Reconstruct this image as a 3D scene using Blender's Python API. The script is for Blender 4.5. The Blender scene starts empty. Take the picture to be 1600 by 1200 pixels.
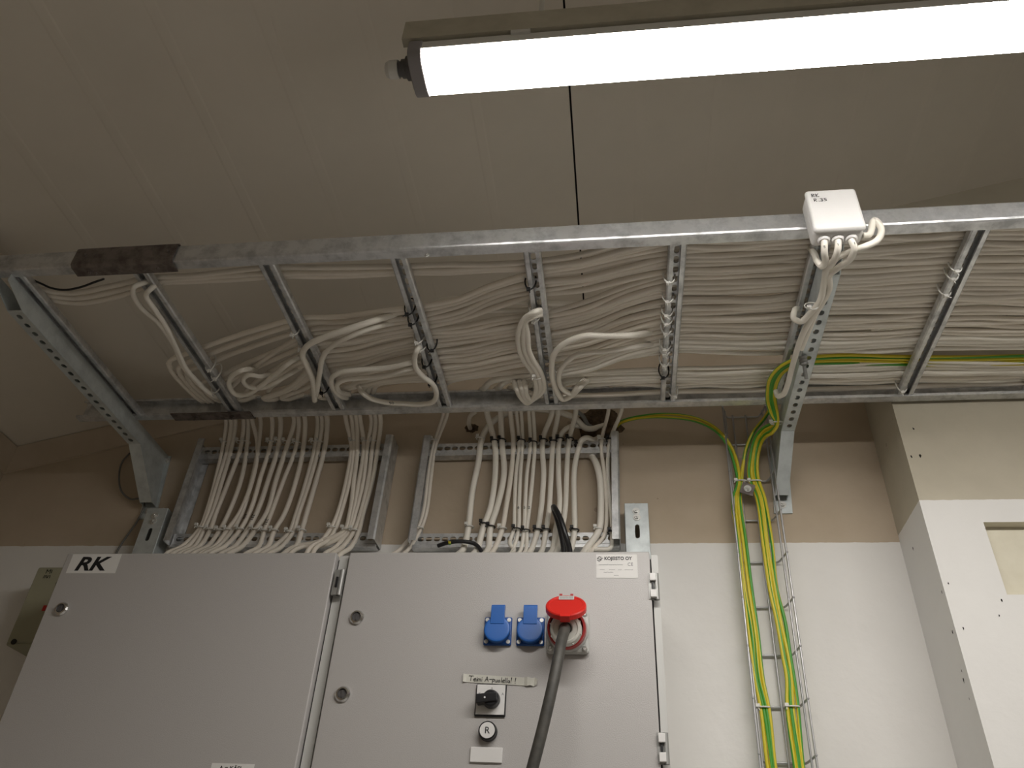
import bpy, bmesh, math, random
from mathutils import Vector, Matrix
rnd = random.Random(11)
V = Vector
COL = bpy.context.scene.collection

# ------------------------------------------------------------------ camera
CZ = 1.5; FPX = 1265.6
yaw, pitch, roll = -0.1528, 0.6385, 0.0627
cy, sy, cp, sp, cr, sr = math.cos(yaw), math.sin(yaw), math.cos(pitch), math.sin(pitch), math.cos(roll), math.sin(roll)
fwd = V((sy*cp, cy*cp, sp)); r0 = V((cy, -sy, 0)); u0 = r0.cross(fwd)
RT = r0*cr + u0*sr; UP = u0*cr - r0*sr
cam_d = bpy.data.cameras.new('camera'); cam = bpy.data.objects.new('camera', cam_d); COL.objects.link(cam)
cam_d.sensor_width = 36; cam_d.lens = FPX/1600*36; cam_d.clip_start = .01
m = Matrix((RT, UP, -fwd)).transposed().to_4x4(); m.translation = V((0, 0, CZ)); cam.matrix_world = m
bpy.context.scene.camera = cam
def ray(px, py): return RT*(px-800) + UP*(600-py) + fwd*FPX
def onY(px, py, Y):
    d = ray(px, py); return d*(Y/d.y) + V((0, 0, CZ))
def onZ(px, py, Z):
    d = ray(px, py); return d*((Z-CZ)/d.z) + V((0, 0, CZ))

# ------------------------------------------------------------------ materials
def mat(name, col, rough=.5, metal=0., noise=None, bump=None, var=0., emit=None, coat=0):
    """noise=(scale, col2, lo, hi)  bump=(scale,strength,dist)"""
    M = bpy.data.materials.new(name); M.use_nodes = True; nt = M.node_tree; N = nt.nodes; L = nt.links
    b = N['Principled BSDF']; b.inputs['Base Color'].default_value = (*col, 1); b.inputs['Roughness'].default_value = rough
    b.inputs['Metallic'].default_value = metal; b.inputs['Coat Weight'].default_value = coat
    tc = N.new('ShaderNodeTexCoord'); src = None
    if noise:
        n = N.new('ShaderNodeTexNoise'); n.inputs['Scale'].default_value = noise[0]; n.inputs['Detail'].default_value = 5; n.inputs['Roughness'].default_value = .65
        L.new(tc.outputs['Object'], n.inputs['Vector'])
        r = N.new('ShaderNodeMapRange'); r.inputs[1].default_value = noise[2]; r.inputs[2].default_value = noise[3]; L.new(n.outputs['Fac'], r.inputs[0])
        mx = N.new('ShaderNodeMix'); mx.data_type = 'RGBA'; mx.inputs[6].default_value = (*col, 1); mx.inputs[7].default_value = (*noise[1], 1)
        L.new(r.outputs[0], mx.inputs[0]); src = mx.outputs[2]; L.new(src, b.inputs['Base Color'])
        if metal > 0:
            r2 = N.new('ShaderNodeMapRange'); r2.inputs[1].default_value = noise[2]; r2.inputs[2].default_value = noise[3]
            r2.inputs[3].default_value = rough-.08; r2.inputs[4].default_value = rough+.18
            L.new(n.outputs['Fac'], r2.inputs[0]); L.new(r2.outputs[0], b.inputs['Roughness'])
    if var:
        oi = N.new('ShaderNodeObjectInfo'); hs = N.new('ShaderNodeHueSaturation')
        mr = N.new('ShaderNodeMapRange'); mr.inputs[3].default_value = 1-var; mr.inputs[4].default_value = 1+var*.5
        L.new(oi.outputs['Random'], mr.inputs[0]); L.new(mr.outputs[0], hs.inputs['Value'])
        if src: L.new(src, hs.inputs['Color'])
        else: hs.inputs['Color'].default_value = (*col, 1)
        L.new(hs.outputs[0], b.inputs['Base Color'])
    if bump:
        n = N.new('ShaderNodeTexNoise'); n.inputs['Scale'].default_value = bump[0]; n.inputs['Detail'].default_value = 3
        L.new(tc.outputs['Object'], n.inputs['Vector']); bp = N.new('ShaderNodeBump'); bp.inputs['Strength'].default_value = bump[1]; bp.inputs['Distance'].default_value = bump[2]
        L.new(n.outputs['Fac'], bp.inputs['Height']); L.new(bp.outputs[0], b.inputs['Normal'])
    if emit:
        b.inputs['Emission Color'].default_value = (*emit[0], 1); b.inputs['Emission Strength'].default_value = emit[1]
    return M
GALV = mat('galvanised_steel', (.70,.71,.72), .42, .72, (30,(.47,.48,.49),.42,.66), (220,.12,.001))
GALVD = mat('weathered_steel', (.22,.19,.175), .5, .5, (40,(.12,.10,.09),.4,.65))
ZINC = mat('zinc_bracket', (.64,.69,.70), .42, .4, (25,(.50,.54,.55),.4,.7))
WIRE = mat('zinc_wire', (.50,.50,.51), .4, .65)
CHROME = mat('chrome', (.75,.75,.75), .2, 1)
HINGE = mat('hinge_zinc', (.36,.36,.35), .45, .5)
BOLT = mat('bolt_steel', (.68,.68,.66), .35, .7)
CREAM = mat('white_cable_sheath', (.86,.80,.71), .45, 0, (14,(.80,.74,.65),.4,.7), None, .10)
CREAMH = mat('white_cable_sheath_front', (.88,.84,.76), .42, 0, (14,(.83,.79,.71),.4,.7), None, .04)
WPL = mat('white_plastic', (.80,.79,.78), .4)
WTIE = mat('white_nylon', (.76,.75,.71), .4)
BTIE = mat('black_nylon', (.012,.012,.013), .4)
RUB = mat('black_rubber', (.045,.043,.038), .55, 0, (60,(.075,.07,.06),.4,.7))
RUBB = mat('glossy_black_sheath', (.014,.014,.016), .35)
GREYC = mat('grey_sheath', (.20,.20,.19), .55)
CAB = mat('cabinet_paint', (.50,.483,.474), .34, 0, None, (650,.38,.0010))
CABL = mat('cabinet_body_paint', (.60,.60,.58), .42)
SEAL = mat('dark_gasket', (.02,.02,.02), .7)
BLUE = mat('blue_plastic', (.012,.12,.46), .38)
BLUED = mat('blue_plastic_base', (.010,.075,.30), .42)
RED = mat('red_plastic', (.66,.022,.016), .35)
REDD = mat('red_collar', (.42,.03,.03), .42)
LGREY = mat('light_grey_plastic', (.54,.54,.52), .45)
PLUG = mat('plug_grey', (.66,.65,.60), .5)
DGREY = mat('dark_grey_plastic', (.10,.095,.095), .5)
MGREY = mat('mid_grey_plastic', (.26,.245,.25), .5)
PAPER = mat('white_paper', (.80,.79,.77), .55)
MASK = mat('masking_tape', (.66,.65,.59), .6, 0, (30,(.58,.57,.50),.4,.7))
INK = mat('black_ink', (.012,.012,.014), .5)
GINK = mat('faded_ink', (.22,.22,.23), .5)
REDL = mat('red_label', (.45,.02,.015), .5)
OLIVE = mat('khaki_box', (.36,.35,.25), .5)
FOAM = mat('dried_foam', (.16,.11,.065), .95, 0, (60,(.04,.025,.015),.35,.65), (90,1,.006))
CEIL = mat('ceiling_panel', (.73,.675,.585), .55, 0, (2.2,(.67,.62,.535),.35,.7))
CEILR = mat('ceiling_rib', (.78,.72,.63), .5)
FLASH = mat('flashing_paint', (.58,.49,.385), .6, 0, (6,(.52,.43,.33),.35,.7))
DARK = mat('dark_gap', (.015,.012,.01), .9)
FLOOR = mat('concrete_floor', (.66,.64,.60), .6, 0, (3,(.55,.53,.50),.35,.7))
ROOMW = mat('room_white', (.46,.44,.40), .7)
FIB = mat('luminaire_body', (.66,.65,.61), .5)
RAILP = mat('light_rail_steel', (.50,.47,.38), .5, .3, (9,(.40,.37,.29),.4,.7))
GLOW = mat('diffuser', (.9,.9,.9), .4, 0, None, None, 0, ((1,.96,.905), 53))
BEIGE = mat('beige_conduit', (.44,.38,.30), .6)

def wall_mat(name, zp, pa, pb, up1, up2):
    M = bpy.data.materials.new(name); M.use_nodes = True; nt = M.node_tree; N = nt.nodes; L = nt.links
    b = N['Principled BSDF']; b.inputs['Roughness'].default_value = .72
    g = N.new('ShaderNodeNewGeometry'); s = N.new('ShaderNodeSeparateXYZ'); L.new(g.outputs['Position'], s.inputs[0])
    e = N.new('ShaderNodeTexNoise'); e.inputs['Scale'].default_value = 60; L.new(g.outputs['Position'], e.inputs['Vector'])
    ma = N.new('ShaderNodeMath'); ma.operation = 'MULTIPLY_ADD'; L.new(e.outputs['Fac'], ma.inputs[0]); ma.inputs[1].default_value = .003; L.new(s.outputs['Z'], ma.inputs[2])
    gt = N.new('ShaderNodeMath'); gt.operation = 'GREATER_THAN'; gt.inputs[1].default_value = zp+.0015; L.new(ma.outputs[0], gt.inputs[0])
    n1 = N.new('ShaderNodeTexNoise'); n1.inputs['Scale'].default_value = 5; n1.inputs['Detail'].default_value = 8; n1.inputs['Roughness'].default_value = .6; L.new(g.outputs['Position'], n1.inputs['Vector'])
    r1 = N.new('ShaderNodeMapRange'); r1.inputs[1].default_value = .35; r1.inputs[2].default_value = .68; L.new(n1.outputs['Fac'], r1.inputs[0])
    def mix(f, a, c):
        x = N.new('ShaderNodeMix'); x.data_type = 'RGBA'
        if f is not None: L.new(f, x.inputs[0])
        for i, q in ((6, a), (7, c)):
            if isinstance(q, tuple): x.inputs[i].default_value = (*q, 1)
            else: L.new(q, x.inputs[i])
        return x.outputs[2]
    up = mix(r1.outputs[0], up1, up2); pt = mix(r1.outputs[0], pa, pb)
    # small dark chips and rusty pits
    v = N.new('ShaderNodeTexVoronoi'); v.inputs['Scale'].default_value = 26; L.new(g.outputs['Position'], v.inputs['Vector'])
    n2 = N.new('ShaderNodeTexNoise'); n2.inputs['Scale'].default_value = 7; L.new(g.outputs['Position'], n2.inputs['Vector'])
    r2 = N.new('ShaderNodeMapRange'); r2.inputs[1].default_value = .60; r2.inputs[2].default_value = .75; r2.inputs[3].default_value = 0; r2.inputs[4].default_value = .22; L.new(n2.outputs['Fac'], r2.inputs[0])
    lt = N.new('ShaderNodeMath'); lt.operation = 'LESS_THAN'; L.new(v.outputs['Distance'], lt.inputs[0]); L.new(r2.outputs[0], lt.inputs[1])
    lf = N.new('ShaderNodeMath'); lf.operation = 'MULTIPLY'; L.new(lt.outputs[0], lf.inputs[0]); lf.inputs[1].default_value = .35
    up = mix(lf.outputs[0], up, (.20,.13,.09))
    c = mix(gt.outputs[0], pt, up); L.new(c, b.inputs['Base Color'])
    n3 = N.new('ShaderNodeTexNoise'); n3.inputs['Scale'].default_value = 35; n3.inputs['Detail'].default_value = 6; L.new(g.outputs['Position'], n3.inputs['Vector'])
    bp = N.new('ShaderNodeBump'); bp.inputs['Strength'].default_value = .25; bp.inputs['Distance'].default_value = .004; L.new(n3.outputs['Fac'], bp.inputs['Height']); L.new(bp.outputs[0], b.inputs['Normal'])
    return M
WALL = wall_mat('painted_block_wall', 2.297, (.80,.785,.76), (.76,.745,.72), (.53,.44,.335), (.46,.375,.275))
PILW = wall_mat('painted_concrete_pillar', 2.312, (.80,.79,.77), (.76,.75,.73), (.53,.485,.385), (.46,.42,.33))

def pe_mat():
    M = bpy.data.materials.new('green_yellow_sheath'); M.use_nodes = True; nt = M.node_tree; N = nt.nodes; L = nt.links
    b = N['Principled BSDF']; b.inputs['Roughness'].default_value = .4
    uv = N.new('ShaderNodeUVMap'); s = N.new('ShaderNodeSeparateXYZ'); L.new(uv.outputs[0], s.inputs[0])
    oi = N.new('ShaderNodeObjectInfo')
    a = N.new('ShaderNodeMath'); a.operation = 'ADD'; L.new(s.outputs['X'], a.inputs[0]); L.new(oi.outputs['Random'], a.inputs[1])
    tw = N.new('ShaderNodeMath'); tw.operation = 'MULTIPLY_ADD'; L.new(s.outputs['Y'], tw.inputs[0]); tw.inputs[1].default_value = 1.1; L.new(a.outputs[0], tw.inputs[2])
    fr = N.new('ShaderNodeMath'); fr.operation = 'FRACT'; L.new(tw.outputs[0], fr.inputs[0])
    g = N.new('ShaderNodeMath'); g.operation = 'GREATER_THAN'; g.inputs[1].default_value = .60; L.new(fr.outputs[0], g.inputs[0])
    x = N.new('ShaderNodeMix'); x.data_type = 'RGBA'; x.inputs[6].default_value = (.66,.55,.03,1); x.inputs[7].default_value = (.07,.33,.035,1)
    L.new(g.outputs[0], x.inputs[0]); L.new(x.outputs[2], b.inputs['Base Color'])
    return M
PE = pe_mat()

# ------------------------------------------------------------------ object helpers
ORG = {}
def tag(o, label=None, cat=None, group=None, kind=None):
    if label: o['label'] = label
    if cat: o['category'] = cat
    if group: o['group'] = group
    if kind: o['kind'] = kind
    return o
def thing(name, loc, label, cat, group=None):
    o = bpy.data.objects.new(name, None); o.empty_display_size = .02; COL.objects.link(o); o.location = loc; ORG[o] = V(loc)
    return tag(o, label, cat, group)
def finish(name, me, mats, parent=None, smooth=False, solid=None, bevel=None):
    if not isinstance(mats, (list, tuple)): mats = [mats]
    for q in mats: me.materials.append(q)
    if parent is not None: org = ORG[parent]
    else:
        n = max(1, len(me.vertices)); c = [v.co for v in me.vertices]
        org = V(((min(q.x for q in c)+max(q.x for q in c))/2, (min(q.y for q in c)+max(q.y for q in c))/2, min(q.z for q in c)))
    me.transform(Matrix.Translation(-org))
    if smooth:
        me.polygons.foreach_set('use_smooth', [True]*len(me.polygons))
    o = bpy.data.objects.new(name, me); COL.objects.link(o); ORG[o] = org
    if parent is not None: o.parent = parent
    else: o.location = org
    if solid:
        s = o.modifiers.new('thickness', 'SOLIDIFY'); s.thickness = solid; s.offset = 0
    if bevel:
        s = o.modifiers.new('bevel', 'BEVEL'); s.width = bevel; s.segments = 3; s.limit_method = 'ANGLE'; s.angle_limit = .7
        me.polygons.foreach_set('use_smooth', [True]*len(me.polygons))
        w = o.modifiers.new('normals', 'WEIGHTED_NORMAL'); w.keep_sharp = True
    return o
def obj(name, bm, mats, parent=None, smooth=False, solid=None, bevel=None, fix=True):
    if fix: bmesh.ops.recalc_face_normals(bm, faces=bm.faces)
    me = bpy.data.meshes.new(name); bm.to_mesh(me); bm.free()
    return finish(name, me, mats, parent, smooth, solid, bevel)
def box(bm, a, b, mi=0):
    x0, y0, z0 = a; x1, y1, z1 = b
    v = [bm.verts.new(p) for p in ((x0,y0,z0),(x1,y0,z0),(x1,y1,z0),(x0,y1,z0),(x0,y0,z1),(x1,y0,z1),(x1,y1,z1),(x0,y1,z1))]
    for f in ((0,3,2,1),(4,5,6,7),(0,1,5,4),(1,2,6,5),(2,3,7,6),(3,0,4,7)):
        bm.faces.new([v[i] for i in f]).material_index = mi
    return v
def bx(a, b):
    bm = bmesh.new(); box(bm, a, b); return bm
def frame_of(d):
    d = d.normalized(); u = V((0,0,1)) if abs(d.z) < .9 else V((1,0,0))
    a = d.cross(u).normalized(); return a, a.cross(d).normalized(), d
def cyl(bm, p0, p1, r0_, r1_=None, n=24, cap=True, mi=0):
    p0, p1 = V(p0), V(p1); r1_ = r0_ if r1_ is None else r1_; a, b, d = frame_of(p1-p0)
    R = []
    for p, r in ((p0, r0_), (p1, r1_)):
        R.append([bm.verts.new(p + (a*math.cos(t)+b*math.sin(t))*r) for t in [i*2*math.pi/n for i in range(n)]])
    for i in range(n):
        bm.faces.new([R[0][i], R[0][(i+1)%n], R[1][(i+1)%n], R[1][i]]).material_index = mi
    if cap: bm.faces.new(R[0][::-1]).material_index = mi; bm.faces.new(R[1]).material_index = mi
def lathe(bm, p0, d, prof, n=32, mi=0):
    """prof = [(dist along d, radius)...]"""
    p0 = V(p0); a, b, d = frame_of(V(d)); R = []
    for s, r in prof:
        R.append([bm.verts.new(p0 + d*s + (a*math.cos(t)+b*math.sin(t))*max(r, 1e-5)) for t in [i*2*math.pi/n for i in range(n)]])
    for k in range(len(R)-1):
        for i in range(n):
            bm.faces.new([R[k][i], R[k][(i+1)%n], R[k+1][(i+1)%n], R[k+1][i]]).material_index = mi
    bm.faces.new(R[0][::-1]).material_index = mi; bm.faces.new(R[-1]).material_index = mi
def extr(bm, prof, p0, p1, ua, va, closed=False, cap=False):
    p0, p1, ua, va = V(p0), V(p1), V(ua), V(va)
    A = [bm.verts.new(p0+ua*a+va*b) for a, b in prof]; B = [bm.verts.new(p1+ua*a+va*b) for a, b in prof]
    n = len(prof)
    for i in range(n if closed else n-1): bm.faces.new([A[i], A[(i+1)%n], B[(i+1)%n], B[i]])
    if cap: bm.faces.new(A[::-1]); bm.faces.new(B)
def perf(bm, p0, L, W, ul, uw, holes=None, pitch=.03, hu=.010, hv=.006, margin=0.0):
    """perforated strip: origin p0 (middle of the short end), length L along ul, width W along uw; one oval hole per pitch"""
    p0, ul, uw = V(p0), V(ul).normalized(), V(uw).normalized()
    n = int((L-2*margin)/pitch); off = (L-n*pitch)/2
    def P(u, v): return bm.verts.new(p0+ul*u+uw*v)
    def quad(u0_, u1_):
        bm.faces.new([P(u0_,-W/2), P(u1_,-W/2), P(u1_,W/2), P(u0_,W/2)])
    if off > 1e-4: quad(0, off); quad(L-off, L)
    K = 16
    for i in range(n):
        c = off+(i+.5)*pitch
        if holes is not None and not holes(i, c): quad(c-pitch/2, c+pitch/2); continue
        o, q = [], []
        for k in range(K):
            t = 2*math.pi*k/K; cx, sx = math.cos(t), math.sin(t); s = max(abs(cx), abs(sx))
            o.append(P(c+cx/s*pitch/2, sx/s*W/2))
            ex = hu-hv
            q.append(P(c+cx*hv+(ex if cx > .01 else -ex if cx < -.01 else 0), sx*hv))
        for k in range(K): bm.faces.new([o[k], o[(k+1)%K], q[(k+1)%K], q[k]])
def spline(pts, sub=6):
    P = [V(p) for p in pts]; P = [P[0]*2-P[1]] + P + [P[-1]*2-P[-2]]; out = []
    for i in range(1, len(P)-2):
        p0, p1, p2, p3 = P[i-1:i+3]
        t0 = 0; t1 = t0+max((p1-p0).length, 1e-5)**.5; t2 = t1+max((p2-p1).length, 1e-5)**.5; t3 = t2+max((p3-p2).length, 1e-5)**.5
        for k in range(sub):
            t = t1+(t2-t1)*k/sub
            A1 = p0*((t1-t)/(t1-t0))+p1*((t-t0)/(t1-t0)); A2 = p1*((t2-t)/(t2-t1))+p2*((t-t1)/(t2-t1)); A3 = p2*((t3-t)/(t3-t2))+p3*((t-t2)/(t3-t2))
            B1 = A1*((t2-t)/(t2-t0))+A2*((t-t0)/(t2-t0)); B2 = A2*((t3-t)/(t3-t1))+A3*((t-t1)/(t3-t1))
            out.append(B1*((t2-t)/(t2-t1))+B2*((t-t1)/(t2-t1)))
    out.append(P[-2]); return out
def tube_mesh(name, pts, r, n=8, sub=6, closed=False):
    S = spline(pts, sub) if sub else [V(p) for p in pts]
    vs, fs, uvs = [], [], []
    T = [(S[min(i+1, len(S)-1)]-S[max(i-1, 0)]).normalized() for i in range(len(S))]
    a = frame_of(T[0])[0]; dist = 0
    for i, p in enumerate(S):
        a = (a - T[i]*a.dot(T[i])).normalized(); b = T[i].cross(a)
        if i: dist += (p-S[i-1]).length
        for k in range(n):
            t = 2*math.pi*k/n; vs.append(p+(a*math.cos(t)+b*math.sin(t))*r)
        if i:
            for k in range(n):
                k2 = (k+1) % n; o0 = (i-1)*n; o1 = i*n
                fs.append((o0+k, o0+k2, o1+k2, o1+k)); d0 = dist-(p-S[i-1]).length
                uvs += [(k/n, d0), ((k+1)/n, d0), ((k+1)/n, dist), (k/n, dist)]
    m0 = len(uvs); fs.append(tuple(range(n))[::-1]); fs.append(tuple(range((len(S)-1)*n, len(S)*n))); uvs += [(0, 0)]*(2*n)
    me = bpy.data.meshes.new(name); me.from_pydata([tuple(q) for q in vs], [], fs)
    uv = me.uv_layers.new(name='UVMap'); uv.data.foreach_set('uv', [c for q in uvs for c in q]); me.update()
    return me
def tube(name, pts, r, material, parent=None, n=8, sub=6):
    return finish(name, tube_mesh(name, pts, r, n, sub), material, parent, smooth=True)
def text(name, body, loc, size, parent, material, shear=0, off=0, ax=(1,0,0), ay=(0,0,1), squeeze=1, extrude=.0002):
    cu = bpy.data.curves.new(name, 'FONT'); cu.body = body; cu.size = size; cu.shear = shear; cu.offset = off; cu.extrude = extrude; cu.resolution_u = 4
    t = bpy.data.objects.new(name, cu); COL.objects.link(t); bpy.context.view_layer.update()
    me = bpy.data.meshes.new_from_object(t.evaluated_get(bpy.context.evaluated_depsgraph_get())); bpy.data.objects.remove(t); me.name = name
    ax = V(ax).normalized(); ay = V(ay).normalized(); az = ax.cross(ay)
    mm = Matrix((ax*squeeze, ay, az)).transposed().to_4x4(); mm.translation = V(loc); me.transform(mm); me.materials.clear()
    return finish(name, me, material, parent)
def strokes(name, lines, loc, s, parent, material, w=.0006, ax=(1,0,0), ay=(0,0,1), d=.0003):
    """handwriting: each line a list of (x,y); loc = origin"""
    bm = bmesh.new(); ax = V(ax).normalized(); ay = V(ay).normalized(); az = ax.cross(ay)
    for ln in lines:
        P = [V(loc)+ax*(x*s)+ay*(y*s) for x, y in ln]
        for a, b in zip(P, P[1:]):
            t = (b-a); 
            if t.length < 1e-6: continue
            t.normalize(); q = az.cross(t)*w; e = t*w*.7
            vs = [bm.verts.new(v) for v in (a-q-e+az*d, b-q+e+az*d, b+q+e+az*d, a+q-e+az*d)]
            bm.faces.new(vs)
    return obj(name, bm, material, parent, fix=False)
ORD = ['first','second','third','fourth','fifth','sixth','seventh','eighth','ninth','tenth','eleventh','twelfth','thirteenth','fourteenth','fifteenth','sixteenth','seventeenth','eighteenth','nineteenth','twentieth','twenty-first','twenty-second','twenty-third','twenty-fourth']

# ------------------------------------------------------------------ the setting
YW = 1.66
def cz(x): return 2.98+.252*x
def struct(name, bm, mats, **k): return tag(obj(name, bm, mats, **k), kind='structure')
XL, XR, YB = -1.575, 3.2, -3.2
bm = bmesh.new(); box(bm, (XL-.1, YW, 0), (XR, YW+.1, 4.2)); struct('wall_back', bm, WALL)
bm = bmesh.new(); box(bm, (XL-.1, YB, 0), (XL, YW, 2.75)); struct('wall_left', bm, wall_mat('low_bounce_plaster_wall', .02, (.5,.5,.48), (.5,.5,.48), (.40,.33,.25), (.34,.28,.20)))  # plaster brown carried down to the floor to lower bounced light at left
bm = bmesh.new(); box(bm, (XR, YB, 0), (XR+.1, YW, 4.2)); struct('wall_right', bm, ROOMW)
bm = bmesh.new(); box(bm, (XL-.1, YB-.1, 0), (XR, YB, 4.2)); struct('wall_front', bm, ROOMW)
bm = bmesh.new(); box(bm, (XL-.1, YB-.1, -.1), (XR+.1, YW+.1, 0)); struct('floor', bm, FLOOR)
# ceiling of sandwich panels: flat sheet with shallow ribs and one open joint
bm = bmesh.new(); xs = [XL-.1]; ribs = [-1.245+.165*i for i in range(26)]
prof = [(XL-.1, 0)]
for xr in ribs:
    if abs(xr+.07) < .06:
        continue
    prof += [(xr-.011, 0), (xr-.007, -.0005), (xr+.007, -.0005), (xr+.011, 0)]
prof += [(-.0695, 0), (-.0690, .014), (-.0660, .014), (-.0655, 0)]
prof = sorted(prof)+[(XR+.1, 0)]
P = [(x, cz(x)+dz) for x, dz in prof]
A = [bm.verts.new((x, YB-.1, z)) for x, z in P]; B = [bm.verts.new((x, YW+.1, z)) for x, z in P]
A2 = [bm.verts.new((x, YB-.1, cz(x)+.1)) for x, z in P]; B2 = [bm.verts.new((x, YW+.1, cz(x)+.1)) for x, z in P]
for i in range(len(P)-1):
    f = bm.faces.new([A[i], A[i+1], B[i+1], B[i]])
    if prof[i][1] > .01 or prof[i+1][1] > .01: f.material_index = 1
    bm.faces.new([A2[i+1], A2[i], B2[i], B2[i+1]])
struct('ceiling', bm, [CEIL, DARK], fix=False)
# flashing strips where the ceiling meets the walls
def slab(pts, thick, axis='y', sgn=-1):
    bm = bmesh.new(); d = V((0, sgn*thick, 0)) if axis == 'y' else V((sgn*thick, 0, 0))
    a = [bm.verts.new(p) for p in pts]; b = [bm.verts.new(V(p)+d) for p in pts]
    bm.faces.new(a[::-1]); bm.faces.new(b); n = len(pts)
    for i in range(n): bm.faces.new([a[i], a[(i+1)%n], b[(i+1)%n], b[i]])
    return bm
struct('trim_1', slab([(XL, YW, cz(XL)-.082), (2.0, YW, cz(2.0)-.082), (2.0, YW, cz(2.0)-.002), (XL, YW, cz(XL)-.002)], .006), FLASH)
struct('trim_2', slab([(XL, YB, cz(XL)-.082), (XL, YW-.006, cz(XL)-.082), (XL, YW-.006, cz(XL)-.002), (XL, YB, cz(XL)-.002)], .006, 'x', 1), FLASH)
# rivets of the flashing belong to it; the pillar with its unpainted recess
PX, PY = .597, 1.503
bm = bmesh.new()
X = [PX, .703, 1.45, 1.9]; Zs = [0, 2.117, 2.263, cz(PX)]
g = {}
def gv(x, y, z):
    k = (round(x,4), round(y,4), round(z,4))
    if k not in g: g[k] = bm.verts.new((x, y, z))
    return g[k]
def top(x): return cz(x)+.03
for i in range(3):
    for j in range(3):
        x0, x1 = X[i], X[i+1]; z0, z1 = Zs[j], Zs[j+1]
        za, zb = (z1, z1) if j < 2 else (top(x0), top(x1))
        if i == 1 and j == 1:
            D = PY+.022
            f = bm.faces.new([gv(x0,D,z0), gv(x1,D,z0), gv(x1,D,z1), gv(x0,D,z1)]); f.material_index = 1
            for q in (((x0,z0),(x1,z0)),((x1,z0),(x1,z1)),((x1,z1),(x0,z1)),((x0,z1),(x0,z0))):
                bm.faces.new([gv(q[0][0],PY,q[0][1]), gv(q[1][0],PY,q[1][1]), gv(q[1][0],D,q[1][1]), gv(q[0][0],D,q[0][1])]).material_index = 1
            continue
        bm.faces.new([gv(x0,PY,z0), gv(x1,PY,z0), gv(x1,PY,zb), gv(x0,PY,za)])
NJ = 46; prev = None
for k in range(NJ+1):
    z = top(PX)*k/NJ
for j in range(3):
    z0 = Zs[j]; z1 = Zs[j+1] if j < 2 else top(PX)
    bm.faces.new([gv(PX,YW,z0), gv(PX,PY,z0), gv(PX,PY,z1), gv(PX,YW,z1)])
    z1b = Zs[j+1] if j < 2 else top(1.9)
    bm.faces.new([gv(1.9,PY,z0), gv(1.9,YW,z0), gv(1.9,YW,z1b), gv(1.9,PY,z1b)])
struct('wall_pillar', bm, [PILW, mat('unpainted_recess', (.72,.68,.56), .8, 0, (14,(.66,.62,.50),.4,.7), (40,.3,.003))])
# chipped spots along the pillar arris
bm = bmesh.new()
for (px, py, s) in ((1427,857,3),(1437,712,3.5),(1424,714,2.5),(1427,670,2.5),(1472,925,3),(1489,988,3.2),(1506,1063,3.6),(1503,1048,2),(1482,912,2),(1505,982,2),(1565,938,2),(1561,962,1.6),(1396,640,2),(1515,1092,1.6)):
    q = onY(px, py, PY); on_side = q.x < PX
    if on_side:
        d = ray(px, py); q = d*(PX/d.x)+V((0,0,CZ)); a, b, nn = V((0,1,0)), V((0,0,1)), V((-1,0,0))
    else: a, b, nn = V((1,0,0)), V((0,0,1)), V((0,-1,0))
    r = s*.0012
    vs = [bm.verts.new(q+nn*.0006+(a*math.cos(t)*rnd.uniform(.3,.8)+b*math.sin(t)*rnd.uniform(.6,1.5))*r) for t in [i*math.pi/4 for i in range(8)]]
    bm.faces.new(vs)
tag(obj('trim_3', bm, DARK), kind='structure')
# broken-out hole with old foam round the cable entry
def blob(name, c, rx, rz, dep, seed):
    r = random.Random(seed); bm = bmesh.new(); n = 28; R = []
    for ring, (k, dy) in enumerate(((1.0, 0.0), (.86, -.5), (.62, -.85), (.3, -.6))):
        R.append([bm.verts.new((c[0]+math.cos(t)*rx*k*r.uniform(.84,1.16), YW+.001+dep*dy*r.uniform(.6,1.2), c[2]+math.sin(t)*rz*k*r.uniform(.84,1.16))) for t in [i*2*math.pi/n for i in range(n)]])
    for k in range(3):
        for i in range(n): bm.faces.new([R[k][i], R[k][(i+1)%n], R[k+1][(i+1)%n], R[k+1][i]])
    bm.faces.new(R[-1]); return obj(name, bm, FOAM, smooth=True)
tag(blob('trim_4', onY(938, 664, YW), .055, .05, .018, 3), kind='structure')
tag(blob('trim_5', onY(737, 669, YW), .018, .014, .006, 4), kind='structure')

# ------------------------------------------------------------------ the cable ladder (tray)
S = .9605
ZT = 2.545; YN, YF = 1.022*S, 1.557*S
ladder = thing('cable_ladder', (0, 1.24, ZT), 'galvanised cable ladder running along under the sloping ceiling, full of white cables', 'cable tray')
def railprof(h, w, s):   # web at 0, flange towards +s ; rounded bottom and top
    o = [(s*w, .006), (s*w, 0)] + [(s*w*.5, 0)] + [(s*.004, 0), (s*.0012, .0012), (0, .004)] + [(0, h-.004), (s*.0012, h-.0012), (s*.004, h), (s*w*.7, h), (s*w*.7, h-.005)]
    return o
for yy, s, x0, hh in ((YN, 1, -1.262*S, .040), (YF, -1, -1.335*S, .052)):
    bm = bmesh.new(); extr(bm, railprof(hh, .021, s), (x0, yy, ZT), (1.6, yy, ZT), (0,1,0), (0,0,1))
    obj('rail', bm, GALV, ladder, smooth=False, solid=.0018)
RUNGS = [q*S for q in (-1.178, -.918, -.655, -.394, -.140, .126, .380, .643, .906, 1.17, 1.43)]
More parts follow.
